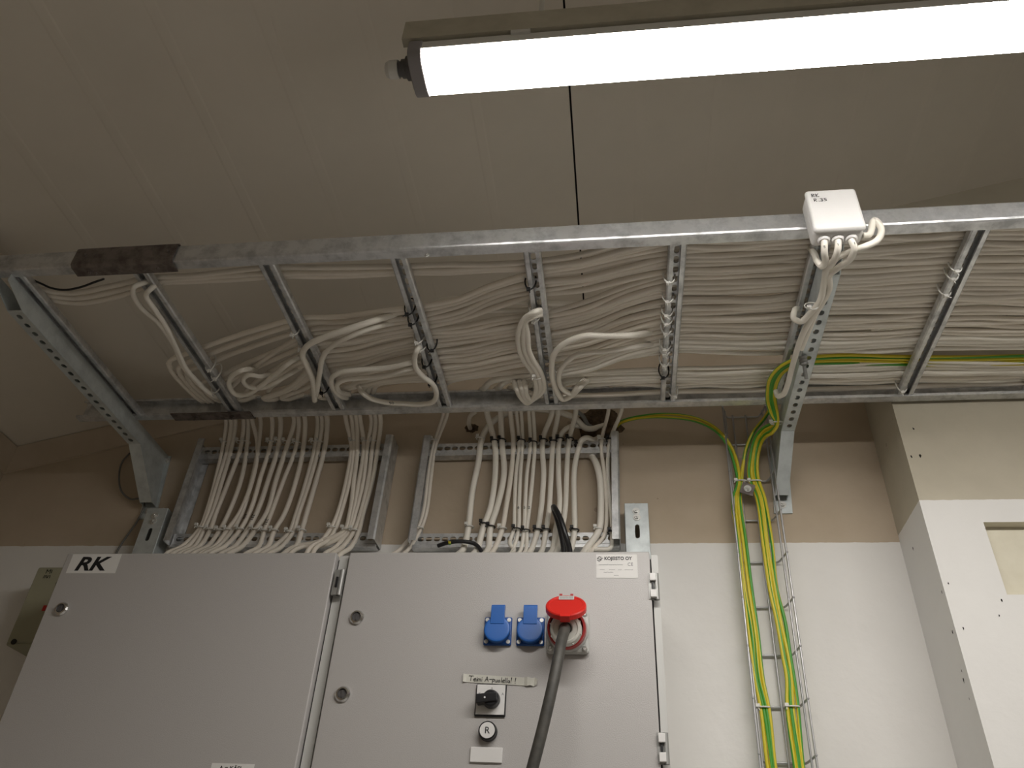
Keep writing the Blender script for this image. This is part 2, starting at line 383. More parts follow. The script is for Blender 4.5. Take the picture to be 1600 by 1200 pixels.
def rung(x):
    bm = bmesh.new(); w = .030; h = .014; y0, y1 = YN+.004, YF-.004; z = ZT+.0025
    perf(bm, (x, y0, z+h), y1-y0, w, (0,1,0), (1,0,0), pitch=.0245, hu=.0085, hv=.0048)
    for s in (-1, 1):
        extr(bm, [(s*w/2, h), (s*w/2, .002), (s*(w/2-.002), 0), (s*(w/2-.0085), 0), (s*(w/2-.0085), .003)], (x, y0, z), (x, y1, z), (1,0,0), (0,0,1))
    bmesh.ops.remove_doubles(bm, verts=bm.verts, dist=1e-5)
    return obj('rung', bm, GALV, ladder, solid=.0014)
for x in RUNGS: rung(x)
# splice plates and bolts
bm = bmesh.new(); extr(bm, [(.024, -.004), (.002, -.004), (-.003, 0), (-.004, .004), (-.004, .038), (-.001, .043), (.010, .0435)], (-1.043*S, YN, ZT), (-.832*S, YN, ZT), (0,1,0), (0,0,1))
sp1 = tag(obj('splice_plate', bm, GALVD, ladder, solid=.002), 'dark brown splice plate on the front rail')
bm = bmesh.new(); extr(bm, [(-.030, -.003), (-.002, -.003), (.003, 0), (.003, .036)], (-1.078*S, YF, ZT), (-.872*S, YF, ZT), (0,1,0), (0,0,1))
sp2 = tag(obj('splice_plate', bm, GALVD, ladder, solid=.002), 'dark narrow splice plate under the back rail')
def bolt(p, d, r, parent, name='bolt', m_=BOLT, washer=True):
    bm = bmesh.new(); d = V(d).normalized(); p = V(p)
    if washer: cyl(bm, p, p+d*.0015, r*1.5, n=20)
    cyl(bm, p+d*.0015, p+d*(.0015+r*.8), r, n=6); cyl(bm, p+d*(.0015+r*.8), p+d*(.0015+r*1.25), r*.5, n=12)
    return obj(name, bm, m_, parent)
for px, py in ((150,428),(247,420),(133,398),(262,392)):
    q = onY(px, py, YN-.006); bolt(q, (0,-1,0), .0022, sp1, m_=GALVD)
bolt((-1.01*S, YN+.012, ZT-.006), (0,0,-1), .004, sp1, m_=GALVD)
for px in (304, 362): q = onY(px, 654, YF-.012); bolt((q.x, YF-.013, ZT-.005), (0,0,-1), .004, sp2, m_=GALVD)
q = onY(1178, 622, YF-.002); bolt(q, (0,-1,0), .005, ladder)
q = onY(667, 399, YN-.001); bolt((q.x, YN, q.z), (0,-1,0), .003, ladder)

# ------------------------------------------------------------------ brackets carrying the ladder
def bracket(xa, xb, db, label):
    w = xb-xa; xc = (xa+xb)/2; za = ZT-.040; t = thing('support_bracket', (xc, YW, 2.37), label, 'bracket', 'wall brackets under the cable ladder')
    bm = bmesh.new(); yt = YN+.012
    perf(bm, (xc, yt+.06, za), 1.535-yt-.06, w, (0,1,0), (1,0,0), pitch=.0262, hu=.0068, hv=.0052)
    for s in (-1, 1):
        x = xc+s*w/2
        v = [bm.verts.new(p) for p in ((x, yt, ZT), (x, yt, ZT-.016), (x, yt+.06, za), (x, 1.535, za), (x, YW, za), (x, YW, ZT))]
        bm.faces.new(v)
    bmesh.ops.remove_doubles(bm, verts=bm.verts, dist=1e-5)
    obj('arm', bm, ZINC, t, solid=.002)
    bm = bmesh.new(); z1 = 2.399
    f = [(xc-w/2, 1.536, za+.001), (xc+w/2, 1.536, za+.001), (xc+w/2+db, 1.634, z1), (xc-w/2+db, 1.634, z1)]
    bm.faces.new([bm.verts.new(p) for p in f])
    for s in (0, 1):
        a, b = V(f[s]), V(f[3-s])
        bm.faces.new([bm.verts.new(p) for p in (a, b, (b.x, YW, b.z), (a.x, YW, a.z))])
    bmesh.ops.remove_doubles(bm, verts=bm.verts, dist=1e-5)
    obj('upright', bm, ZINC, t, solid=.002)
    fp = obj('foot_plate', slab([(xc-w/2-.004+db, YW, 2.366), (xc+w/2+.008+db, YW, 2.366), (xc+w/2+.008, YW, 2.545), (xc-w/2-.004, YW, 2.545)], .004), ZINC, t)
    bolt((xc+db+.002, YW-.004, 2.387), (0,-1,0), .006, fp); bolt((xb+.003, YW-.004, 2.53), (0,-1,0), .005, fp)
    return t
bracket(.366, .393, -.014, 'perforated grey steel wall bracket below the white junction box')
bracket(-1.164, -1.134, .016, 'perforated grey steel wall bracket at the dark left end of the ladder')
# bolt and strap wound on the right bracket arm
th = thing('threaded_bolt', onZ(1258, 570, ZT-.045), 'steel bolt with nut sticking down from the right bracket arm', 'bolt')
a = onZ(1254, 556, ZT-.041); b = onZ(1260, 592, ZT-.075)
bm = bmesh.new(); lathe(bm, a, b-a, [(0,.0075),(.004,.0085),(.006,.007),(.010,.0085),(.012,.007),(.016,.0085),(.018,.006),(.02,.0035),((b-a).length,.0035)], 16); obj('shank', bm, GREYC, th)

# ------------------------------------------------------------------ vertical wall ladders
def wall_ladder(xl, xr, zt, zb, zr, label, ztr=None):
    t = thing('wall_ladder', ((xl+xr)/2, YW, zb), label, 'cable tray', 'short vertical ladders on the wall above the cabinets')
    for x, s in ((xl, 1), (xr, -1)):
        bm = bmesh.new(); extr(bm, [(s*.016, .004), (s*.016, 0), (s*.003, 0), (0, .003), (0, .055), (s*.016, .055)], (x, 1.602, zb), (x+.004, 1.602, zt), (1,0,0), (0,1,0))
        obj('rail', bm, GALV, t, solid=.002)
    for zc in zr:
        bm = bmesh.new(); x0, x1 = xl+.004, xr-.002
        perf(bm, (x0, 1.634, zc), x1-x0, .028, (1,0,0), (0,0,1), pitch=.0185, hu=.0074, hv=.0056)
        extr(bm, [(0, .013), (.018, .013)], (x0, 1.634, zc), (x1, 1.634, zc), (0,1,0), (0,0,1))
        extr(bm, [(0, -.013), (-.004, -.016), (-.004, -.022), (.018, -.022)], (x0, 1.634, zc), (x1, 1.634, zc), (0,1,0), (0,0,1))
        bmesh.ops.remove_doubles(bm, verts=bm.verts, dist=1e-5); obj('rung', bm, GALV, t, solid=.0014)
    return t
wall_ladder(-1.036, -.535, 2.560, 2.283, (2.540, 2.300), 'galvanised vertical ladder on the wall above the left cabinet')
wall_ladder(-.458, .008, 2.556, 2.280, (2.537, 2.297), 'galvanised vertical ladder on the wall above the right cabinet, beside the earth wires')

# ------------------------------------------------------------------ white cables
ZC = ZT+.0245
KX = [q*S for q in (1.60, 1.30, .906, .643, .380, .126, -.140, -.394, -.655, -.918)]
def yFG(k): return 1.052+.01165*k if k < 31 else 1.455+.0110*(k-31)
def cols(k, group, j):
    """lane position at each rung"""
    y = {}
    for i in range(5): y[i] = yFG(k) + (0.006 if 20 < k < 31 else 0)
    y[0] += .02 if k >= 28 else .01; y[1] += .015; y[2] += .010
    y[5] = yFG(k) - (.008 if 24 < k < 31 else 0)
    if group == 'pass':
        y[6] = 1.103+.0125*j; y[7] = 1.099+.0125*j; y[8] = 1.086+.0130*j; y[9] = 1.096+.012*j
    if group == 'L':
        y[6] = 1.135+.0125*j if j < 6 else 1.255+.0107*(j-6)
        y[7] = 1.222+.0118*j
        y[8] = 1.243+.0165*j
        y[9] = 1.335+.022*j
    if group == 'R':
        y[6] = 1.435+.0105*j; y[7] = 1.478+.012*j
    return {i: (q-.006)*S for i, q in y.items()}
def tray_pts(k, group, j, xe):
    y = cols(k, group, j); out = []
    keys = [i for i in sorted(y) if KX[i] > xe+.07 or xe < -1.1]
    jz = rnd.uniform(0, .006)
    for a, i in enumerate(keys):
        out.append(V((KX[i], y[i]+rnd.uniform(-.0025,.0025), ZC+jz+rnd.uniform(0,.003))))
        if a+1 < len(keys):
            i2 = keys[a+1]
            for fr in (.33, .67):
                sm = fr*fr*(3-2*fr)
                out.append(V((KX[i]+(KX[i2]-KX[i])*fr, y[i]+(y[i2]-y[i])*sm+rnd.uniform(-.0026,.0026), ZC+jz+rnd.uniform(-.004,.003))))
    return out
def z7(u, v): return (200+u/3.81, 620+v/3.81)
def z8(u, v): return (600+u/3.636, 620+v/3.636)
def drop_pts(tr, Yc, zm, r):
    """tr: zoomed pixel track; returns points from behind the rail down to the cabinet top"""
    out = []
    for n, (u, v) in enumerate(tr):
        px, py = zm(u, v)
        Y = 1.597 if n == 0 else Yc
        out.append(onY(px, py, Y-r))
    return out
def exit_pts(p0, first, over, r, ya=0):
    """p0 last tray point -> over the back rail -> first drop point"""
    x = first.x; zt = ZT+.052+r+.002; ylast = p0.y
    out = []
    if over > 0:
        xx = x-over; ym = min(1.43, max(ylast+.02, ya))
        out += [V((xx+.06, ym, ZC+.006)), V((xx, min(1.455, ym+.030), ZC+.002)), V((xx+.012, 1.472-r, ZC+.006)), V((x-.005, 1.480, zt-.010))]
    else:
        out += [V((x+.045, min(1.445, max(ylast+.01, 1.415)), ZC+.006)), V((x+.012, 1.472, zt-.010))]
    out += [V((x, 1.500, zt+.002)), V((x, 1.570, max(zt, first.z+.012)))]
    return out
Ltr = [
 [(585,150),(565,300),(520,500),(470,680),(430,780),(330,885)],
 [(615,150),(595,300),(535,500),(480,680),(440,785),(365,885)],
 [(640,150),(618,300),(560,500),(505,680),(455,785),(400,888)],
 [(690,150),(672,300),(600,500),(525,690),(490,790),(430,888)],
 [(716,150),(708,300),(672,500),(600,690),(545,795),(480,885)],
 [(742,150),(772,280),(745,480),(665,690),(590,795),(520,888)],
 [(790,150),(777,300),(735,500),(680,690),(625,790),(540,888)],
 [(860,150),(850,280),(792,470),(735,660),(672,785),(580,888)],
 [(910,150),(897,290),(840,480),(775,670),(725,770),(640,888)],
 [(990,150),(945,300),(880,500),(830,680),(760,790),(680,890)],
 [(1018,150),(1000,300),(925,500),(850,700),(812,795),(780,890)],
 [(1055,150),(1045,300),(1000,500),(930,700),(870,800),(835,888)],
 [(1130,150),(1112,300),(1062,500),(1000,700),(960,805),(870,892)],
 [(1157,150),(1135,300),(1082,500),(1015,700),(985,800),(915,892)],
 [(1187,150),(1172,300),(1120,500),(1062,700),(1032,800),(1000,890)],
 [(1300,150),(1330,290),(1300,500),(1250,690),(1210,780),(1160,850)],
 [(1335,150),(1343,300),(1318,500),(1268,690),(1235,785),(1195,850)],
 [(1362,150),(1366,300),(1345,500),(1322,690),(1285,800),(1120,868),(1000,892)],
 [(1385,150),(1405,290),(1375,500),(1340,690),(1305,800),(1180,880),(1040,892)],
 [(1450,150),(1425,300),(1402,500),(1355,690),(1322,790),(1240,890)],
 [(1475,150),(1455,300),(1430,500),(1385,690),(1345,800),(1280,890)],
 [(1505,150),(1488,300),(1455,500),(1400,700),(1372,810),(1330,892)]]
Rtr = {
 'a':([(338,90),(280,280),(250,450),(225,650),(192,745),(95,862)],.0046),
 'b':([(362,90),(293,280),(268,450),(243,650),(212,745),(140,865)],.0046),
 'd':([(585,90),(628,260),(632,440),(605,630),(565,740),(530,865)],.0072),
 'e':([(663,90),(670,250),(682,440),(645,620),(605,745),(592,865)],.0072),
 'g':([(752,90),(768,260),(750,440),(742,620),(738,750),(715,835),(740,868)],.0046),
 'h':([(780,90),(788,260),(775,440),(768,620),(765,750),(735,868)],.0046),
 'i':([(823,90),(832,270),(812,440),(802,620),(795,760),(778,868)],.0046),
 'j':([(848,90),(857,270),(846,440),(828,620),(812,760),(808,868)],.0048),
 'k':([(955,90),(903,240),(907,440),(892,640),(872,760),(838,868)],.0066),
 'l':([(990,90),(962,250),(950,440),(938,640),(920,760),(900,868)],.0062),
 'n':([(1090,85),(1052,250),(1038,440),(1030,640),(1010,760),(985,868)],.0062),
 'q':([(1275,80),(1235,260),(1252,440),(1265,640),(1250,790),(1190,862)],.0046),
 'r':([(1350,75),(1284,250),(1272,450),(1290,650),(1296,780),(1285,860),(1180,868)],.0048)}
def gland(pts):
    """continue into the roof of the cabinet"""
    e = pts[-1]; return pts + [V((e.x-.01, 1.585, e.z-.045)), V((e.x-.012, 1.57, 2.163))]
k = 0
passn = ['hugging the front rail', 'just behind the one on the front rail', 'looping down at the leftmost rung']
for j in range(3):
    pts = tray_pts(j, 'pass', j, -1.3)
    pts += [V((-.98, 1.066+.015*j, ZC+.002)), V((-1.075, 1.078+.015*j, ZC)), V((-1.15, 1.055+.014*j, ZC-.001)), V((-1.225, 1.03+.014*j, ZC-.001)), V((-1.29, 1.03+.014*j, ZC-.001))][:5 if j < 2 else 3]
    o = tube('white_cable', pts, .0055, CREAM)
    tag(o, 'white cable along the front of the ladder, ' + ('closest to the front rail' if j == 0 else 'second from the front rail' if j == 1 else 'third from it'), 'cable', 'white cables lying in the cable ladder')
marks = {7: 'x', 8: '231', 10: '231'}
LAB = []
for j in range(22):
    r = rnd.uniform(.0052, .0060) if j not in (8, 9, 14) else .0062
    drop = drop_pts(Ltr[j], 1.634, z7, r)
    xe = drop[0].x
    tp = tray_pts(j+3, 'L', j, xe+.02)
    over = 0 if j in (3,6,8,11,13,14,17,19,20,21) else (.012 if j < 3 else rnd.uniform(.02, .045))
    pts = tp + exit_pts(tp[-1], drop[0], over, r, 1.285+.020*j) + gland(drop)
    o = tube('white_cable', pts, r, CREAM)
    extra = 'numbered ' if j in (7, 8, 10) else ''
    tag(o, '%swhite cable, %s from left among those dropping down the left wall ladder' % (extra, ORD[j]), 'cable', 'white cables dropping from the ladder into the left cabinet')
    LAB.append((o, drop))
order = ['a','b','d','e','g','h','i','j','k','l','n','q','r']
RL = {'a':'thin white cable furthest left on the right wall ladder','b':'thin white cable second from the left on the right wall ladder, touching the outermost one',
 'd':'thick white cable on the right wall ladder, fourth from left, crossed near its top','e':'thick straight white cable, fifth from left on the right wall ladder',
 'g':'thin white cable, left of the first close pair on the right wall ladder','h':'thin white cable, right of the first close pair on the right wall ladder',
 'i':'thin white cable, left of the second close pair on the right wall ladder','j':'thin white cable, right of the second close pair on the right wall ladder',
 'k':'white cable just left of the black looped cable on the right wall ladder','l':'white cable passing behind the tip of the black looped cable',
 'n':'white cable just right of the black looped cable','q':'thin white cable, second from the right rail of the right wall ladder','r':'thin white cable beside the right rail of the right wall ladder'}
RD = {}
for j, key in enumerate(order):
    tr, r = Rtr[key]; drop = drop_pts(tr, 1.634, z8, r); xe = drop[0].x
    tp = tray_pts(25+j, 'R', j, xe+.02)
    pts = tp + exit_pts(tp[-1], drop[0], 0, r) + gland(drop)
    o = tube('white_cable', pts, r, CREAM if key in 'abq' else CREAMH); RD[key] = (o, drop)
    tag(o, RL[key], 'cable', 'white cables dropping from the ladder into the right cabinet')
# remaining cable lying in the ladder in the farthest lane
for j in range(1):
    y = 1.474
    pts = [V((x, y+rnd.uniform(-.003,.003), ZC+.001)) for x in (1.6,1.35,1.1,.9,.7,.5,.3,.12,-.02,-.10,-.16)]
    dr = drop_pts([(722,130),(735,250),(722,440),(692,640),(672,750),(628,865)], 1.634, z8, .006)
    x6 = dr[0].x; pts += [V((x6+.02, 1.468, ZT+.050)), V((x6+.004, 1.50, ZT+.062)), V((x6, 1.57, ZT+.052))]
    o = tube('white_cable', pts+dr+gland(dr)[-2:], .006, CREAM)
    tag(o, 'white cable, sixth from left on the right wall ladder, white tie at foot', 'cable', 'white cables dropping from the ladder into the right cabinet')
# cables coming out of the wall hole
hole = onY(940, 668, YW)
def wc(tr, r, label, start, m_=CREAMH):
    dr = [onY(*z8(u, v), 1.634-r) for u, v in tr]
    o = tube('white_cable', [V(s) for s in start]+dr+gland(dr)[-2:], r, m_); tag(o, label, 'cable', 'white cables coming out of the wall hole'); return o
wc([(562,220),(535,380),(505,520),(490,640),(480,740),(452,862)], .0074, 'thick white cable arching from the wall hole, third from left on right wall ladder',
   [hole+V((.012,.004,.01)), onY(*z8(1150,180),1.632), onY(*z8(1080,120),1.615), onY(*z8(980,85),1.602), onY(*z8(820,70),1.60), onY(*z8(700,95),1.605), onY(*z8(620,140),1.612)])
wc([(998,240),(992,440),(998,620),(975,760),(960,862)], .0062, 'white cable arching out of the wall hole, right of the black loop tip', [hole+V((-.012,.004,.004)), onY(*z8(1120,168),1.635), onY(*z8(1070,165),1.62), onY(*z8(1020,195),1.618)])
wc([(1110,280),(1092,350),(1080,440),(1082,640),(1082,760),(1065,862)], .0064, 'white cable bending sharply out of the wall hole over the upper rung', [hole+V((0,.004,-.022)), onY(*z8(1190,245),1.635), onY(*z8(1150,232),1.615), onY(*z8(1122,248),1.612)])
wc([(1212,400),(1228,480),(1232,640),(1220,760),(1150,862)], .0078, 'thickest white cable, coming from behind the upper rung near the right rail', [onY(*z8(1160,330),1.658), onY(*z8(1182,340),1.645)])
o = tube('white_cable', [onY(*z8(1100,85),1.60), onY(*z8(1130,110),1.61), onY(*z8(1165,165),1.635), hole+V((.004,.002,.0))], .005, GREYC); tag(o, 'grey cable stub running into the dark wall hole', 'cable')
o = tube('white_cable', [onY(*z8(520,85),1.595), onY(*z8(490,110),1.61), onY(*z8(482,150),1.63), onY(*z8(492,185),1.662)], .0055, CREAM); tag(o, 'short white cable turning into the small round wall hole', 'cable')

# looped cables hanging just under the ladder
ZH = ZT-.010
def hang(px_, r, label, m_=CREAMH, zs=None, grp='white cables looped under the ladder rungs'):
    pts = []
    if len(px_[0]) == 3 and px_[0][2] == U:
        a = onZ(*px_[0]); k_ = 0
        for xx in (1.5, 1.27, 1.0, .75, .5, .25, 0, -.2):
            if xx > a.x+.12: pts.append(V((xx, min(1.46, max(1.05, a.y*.6+.49+.02*math.sin(xx*5+px_[0][1]))), ZC+.013+rnd.uniform(0,.004))))
    for n, q in enumerate(px_):
        z = ZH if len(q) == 2 else q[2]
        pts.append(onZ(q[0], q[1], z))
    o = tube('white_cable', pts, r, m_); tag(o, label, 'cable', grp); return o
U = ZC+.022
hang([(250,436,ZC+.012),(228,441,ZT+.006),(210,448,ZH),(209,462),(220,480),(248,505),(272,540),(285,570),(305,595),(328,615),(342,622,ZC)], .0052, 'white cable hanging along the leftmost rung, outer of the two')
hang([(252,440,ZC+.012),(235,452,ZH),(228,462),(242,484),(258,508),(276,545),(292,578),(312,600),(336,622,ZC)], .0052, 'white cable hanging along the leftmost rung, inner of the two')
hang([(700,468,U),(660,480,U),(632,487,U-.004),(587,500,ZT+.006),(545,514),(512,525),(482,539),(473,553),(480,573),(488,592),(491,612),(492,626)], .0066, 'thick white cable curling round the second rung from left, left strand')
hang([(700,482,U),(662,492,U),(632,501,U-.006),(590,510,ZT+.006),(555,522),(520,540),(505,557),(500,580),(497,600),(494,618)], .0056, 'white cable curling round the second rung from left, right strand')
hang([(720,550,U),(690,556,U),(660,562,ZC+.01),(640,567),(610,574),(575,577),(535,581),(519,590),(520,605),(530,617),(542,622,ZC)], .0056, 'white cable making a wide hook between second and third rungs, outer strand')
hang([(720,563,U),(690,566,U),(660,571,ZC+.01),(640,576),(600,587),(560,591),(537,594),(527,601),(529,611),(546,617,ZC)], .0056, 'white cable making a wide hook between second and third rungs, inner strand')
hang([(662,540,ZC+.006),(652,546),(648,558),(650,575),(662,589),(676,600),(682,615),(676,628),(655,632),(632,631),(605,629),(580,623),(566,613),(560,603,ZC+.004)], .0058, 'white cable in an S bend round the third rung with number 50 on it')
for n, (dx, dy, nm) in enumerate(((0,0,'outer'),(8,3,'middle'),(15,7,'inner'))):
    hang([(880,478+dy,U),(855,484+dy,ZC+.008),(838,486+dy),(822,495+dy),(811+dx*.9,515+dy),(811+dx,545),(818+dx,562),(832+dx*.9,583),(838+dx*.8,606),(833+dx*.6,622-n*2),(824+dx*.4,630-n*3),(814+dx*.6,622-n*3),(806+dx,605-n),(803+dx,595,ZC)], .0055, 'white cable in the bunch of three looping left of the fourth rung, %s strand' % nm)
hang([(1120,506,U),(1060,516,U),(1020,519,ZC+.004),(985,524),(950,525),(912,525),(883,536),(866,553),(862,580),(867,605),(880,624),(893,618),(908,603),(918,594,ZC)], .0062, 'white cable in a big C-shaped loop right of the fourth rung, outer strand')
hang([(1120,528,U),(1060,534,U),(1020,537,ZC+.004),(985,543),(945,549),(905,553),(880,571),(873,590),(879,608),(893,615),(902,604),(914,592,ZC)], .0056, 'white cable in a big C-shaped loop right of the fourth rung, inner strand')
# coil of slack between the first and second rungs
hang([(478,552,ZC+.004),(455,565),(430,585),(405,605),(385,617),(368,616),(358,602),(362,588),(380,578),(400,577,ZC)], .0055, 'white cable bent into a J shape above the far rail, between first and second rungs')
hang([(470,575,ZC+.004),(440,592),(410,606),(388,604),(380,594),(390,586),(405,588),(425,584,ZC)], .0050, 'small white cable coil between first and second rungs')

# ------------------------------------------------------------------ junction box on the front rail
jb = thing('junction_box', (.39, 1.0, 2.548), 'white square junction box with handwritten RK R 35 hung on the front rail', 'junction box')
bm = bmesh.new(); c = [onY(1262,303,.974), onY(1333,298,.974), onY(1350,352,.974), onY(1276,361,.974)]
x0, x1, z0, z1 = .3295, .409, 2.4957, 2.589
obj('box_body', bx((x0,.946,z0), (x1, .978, z1)), WPL, jb, bevel=.008)
lid = obj('box_lid', bx((x0-.001,.936,z0-.001), (x1+.001,.948,z1+.001)), WPL, jb, bevel=.006)
RKs = [[(0,0),(0,1),(.5,.95),(.5,.6),(0,.5),(.6,0)],[(.9,0),(.9,1)],[(1.4,1),(.9,.5),(1.5,0)]]
R35 = [[(0,0),(0,1),(.5,.95),(.5,.6),(0,.5),(.6,0)],[(1.1,.05),(1.2,0)],[(1.5,.95),(2,1),(2,.6),(1.7,.5),(2.1,.3),(2,0),(1.5,0)],[(3,1),(2.5,1),(2.5,.55),(2.9,.55),(3,.2),(2.5,0)]]
strokes('lettering', RKs, (x0+.008,.9358,z1-.018), .0075, lid, INK, .0006); strokes('lettering', R35, (x0+.010,.9358,z1-.029), .0065, lid, INK, .0006)
for gx in (.3475, .369, .390):
    bm = bmesh.new(); lathe(bm, (gx, .961, z0+.002), (0,0,-1), [(0,.010),(.004,.010),(.007,.008)], 20); obj('grommet', bm, WPL, jb)
bm = bmesh.new(); lathe(bm, (x1-.001, .961, 2.542), (1,0,0), [(0,.009),(.005,.009),(.007,.007)], 20); obj('grommet', bm, WPL, jb)
def jc(pts, label, r=.0056, mk=None):
    o = tube('white_cable', pts, r, CREAMH); tag(o, label, 'cable', 'white cables from the junction box'); return o
q = lambda px, py, y: onY(px, py, y)
ya = 1.035
jc([V((.3475,.961,z0+.004)), V((.3475,.961,z0-.006)), onZ(1288,393,2.479), onZ(1289,410,2.479), onZ(1284,416,2.481), onZ(1277,408,2.494), onZ(1273,398,2.519), onZ(1262,385,ZC+.01), onZ(1235,372,ZC+.01), onZ(1190,374,ZC+.01)], 'white cable marked S leaving the junction box underside, left of three')
jc([V((.369,.961,z0+.004)), V((.369,.961,z0-.006)), onZ(1309,390,2.479), onZ(1303,406,2.479), onZ(1292,420,2.481), onZ(1288,440,2.489), onZ(1281,470,2.491), onZ(1265,490,2.491), onZ(1252,502,2.491), onZ(1240,497,2.493), onZ(1241,487,2.504), onZ(1250,482,ZC)], 'white cable from the middle of the junction box underside, curling at its end')
jc([V((.390,.961,z0+.004)), V((.390,.961,z0-.006)), onZ(1335,388,2.479), onZ(1328,405,2.479), onZ(1310,418,2.481), onZ(1296,430,2.487), onZ(1296,450,2.494), onZ(1283,476,2.495), onZ(1266,500,2.496), onZ(1253,525,2.497), onZ(1243,555,2.497), onZ(1236,580,2.497), onZ(1231,600,2.496), onZ(1224,616,2.497), onZ(1216,619,2.505), onZ(1212,610,2.53), onZ(1216,602,ZC)], 'white cable from the right of the junction box underside, running down the bracket arm')
jc([V((x1,.961,2.501)), V((x1+.010,.961,2.502)), onY(1366,344,.962), onY(1377,358,.962), onY(1371,375,.963), onY(1350,386,.964), onZ(1326,394,2.489), onZ(1306,404,2.491), onZ(1298,418,2.493), onZ(1292,432,2.495), onZ(1286,452,2.499), onZ(1278,480,2.499), onZ(1262,520,2.499), onZ(1252,545,2.499)], 'white cable looping out of the right side of the junction box')
# hand-marked digits on sheaths
def mark(body, p, size, host, ax=(1,0,0), ay=(0,0,1)):
    text('lettering', body, p, size, host, INK, ax=ax, ay=ay, extrude=.0002)
for jx, body, v in ((7, 'x/x', 715), (8, '231', 735), (10, '231', 745)):
    o, dr = LAB[jx]; a, b = dr[3], dr[4]; t = (b-a).normalized()
    pm = a+(b-a)*.35+V((-.004,-.0068,0)); mark(body, pm, .011, o, ax=t, ay=V((0,0,1)).cross(V((0,1,0))).normalized() if False else (V((0,-1,0)).cross(t)).normalized()*1)
for key, body in (('h','6'),('i','5'),('j','2')):
    o, dr = RD[key]; pm = dr[3]+V((-.003,-.0062,-.01)); mark(body, pm, .009, o)

for nm_, body, (px, py), Y in (('S','S',(1288,385),.954),('1','1',(1309,381),.954),('1','1',(1335,379),.954)):
    host = [o for o in bpy.data.objects if o.get('label', '').startswith('white cable marked S' if nm_ == 'S' else 'white cable from the middle' if px < 1320 else 'white cable from the right of')][0]
    q_ = onY(px, py, Y); mark(body, q_+V((-.002,-.0003,-.004)), .008, host)
host = [o for o in bpy.data.objects if 'number 50' in o.get('label', '')][0]
q_ = onZ(612, 630, ZH-.0062); text('lettering', '50', q_+V((-.006,.003,0)), .0115, host, INK, ax=(1,0,0), ay=(0,-1,0), extrude=.0002)

# ------------------------------------------------------------------ yellow-green earth wires
YM = 1.640
def pe(pts, r, label, grp): o = tube('earth_wire', pts, r, PE, n=10, sub=8); tag(o, label, 'wire', grp); return o
Lb = [(1151,780),(1158.5,850),(1167,920),(1177,990),(1185,1060),(1195,1112),(1206,1193),(1216,1270),(1224,1340)]
Rb = [(1190,780),(1199,850),(1209,920),(1220,972),(1230,1025),(1235.5,1060),(1239,1105),(1249,1193),(1258,1270),(1266,1340)]
offR = [-8, -3.2, 1.6, 6.4]; 
top3 = [(1700,560,ZC),(1600,562,ZC),(1500,564,ZC),(1400,563,ZC),(1320,561,ZC)]
gR = 'earth wires in the right half of the wire tray'; gL = 'earth wires in the left half of the wire tray'
def vary(n, s, seed):
    r = random.Random(seed); return [r.uniform(-s, s) for _ in range(n)]
for n, off in enumerate(offR):
    vv = vary(len(Rb), 1.6, n+5)
    e = (n-1.5)*4.0
    pts = [onZ(px, py+(n-1.5)*4.2, z+.002) for px, py, z in top3]
    pts += [onZ(1262, 563+(n-1.5)*3.4, ZC-.003), onZ(1240, 567+e*.9, ZT-.012), onZ(1222+e*.5, 577+e*.7, ZT-.014), onZ(1209+e, 594+e*.4, ZT-.014), onZ(1205+e, 612, ZT-.014), onY(1206+e, 632, 1.485), onY(1210+e*.8, 648, 1.50), onY(1213+e*.3, 661+e*.4, 1.515),
            onY(1206+e*.2, 669+e*1.1, 1.54), onY(1194+e*.5, 676+e*1.0, 1.575), onY(1184+e*.9, 690+e*.5, 1.61), onY(1178+e, 715, 1.625), onY(1178+off, 745, 1.632)]
    pts += [onY(px+off*.95+d, py, YM-.008) for (px, py), d in zip(Rb, vv)]
    pe(pts, .0036, 'yellow-green earth wire in the right bundle of the wire tray, %s from left' % ORD[n], gR)
for n, (o1, lab) in enumerate(((-5.2,'leftmost'),(-1.7,'left of centre'))):
    vv = vary(len(Lb), 1.5, n+25); d = n*5
    h = onY(962, 668, YW)
    pts = [h+V((0,.003,0)), onY(972,660-d*.4,1.63), onY(1000,653-d*.5,1.61), onY(1045,652-d,1.60), onY(1090,659-d,1.605), onY(1120,675-d,1.615), onY(1139+d*.6,700-d*.6,1.625), onY(1148+d,728,1.63), onY(1152+o1*.5+3,755,1.632)]
    pts += [onY(px+o1*1.2+v, py, YM-.008) for (px, py), v in zip(Lb, vv)]
    pe(pts, .0034, 'yellow-green earth wire arching from the wall hole to the wire tray, %s' % ('lower strand' if n == 0 else 'upper strand'), gL)
for n, o1 in enumerate((1.8, 5.2)):
    vv = vary(len(Lb), 1.4, n+35)
    a = n*4.5
    pts = [onZ(1290,563-a,ZC+.012), onZ(1240,575-a,ZC+.008), onZ(1216,600-a,ZC+.006), onZ(1208,620,ZC+.03), onY(1203-a*.3,640,1.592), onY(1194-a*.4,655,1.60), onY(1178-a*.3,675,1.61), onY(1167-a*.3,700,1.62), onY(1160+o1*.2,728,1.63), onY(1156+o1*.5,755,1.632)]
    pts += [onY(px+o1*1.2+v, py, YM-.008) for (px, py), v in zip(Lb, vv)]
    pe(pts, .0034, 'yellow-green earth wire dropping steeply from the ladder into the left bundle, %s strand' % ('left' if n else 'right'), gL)

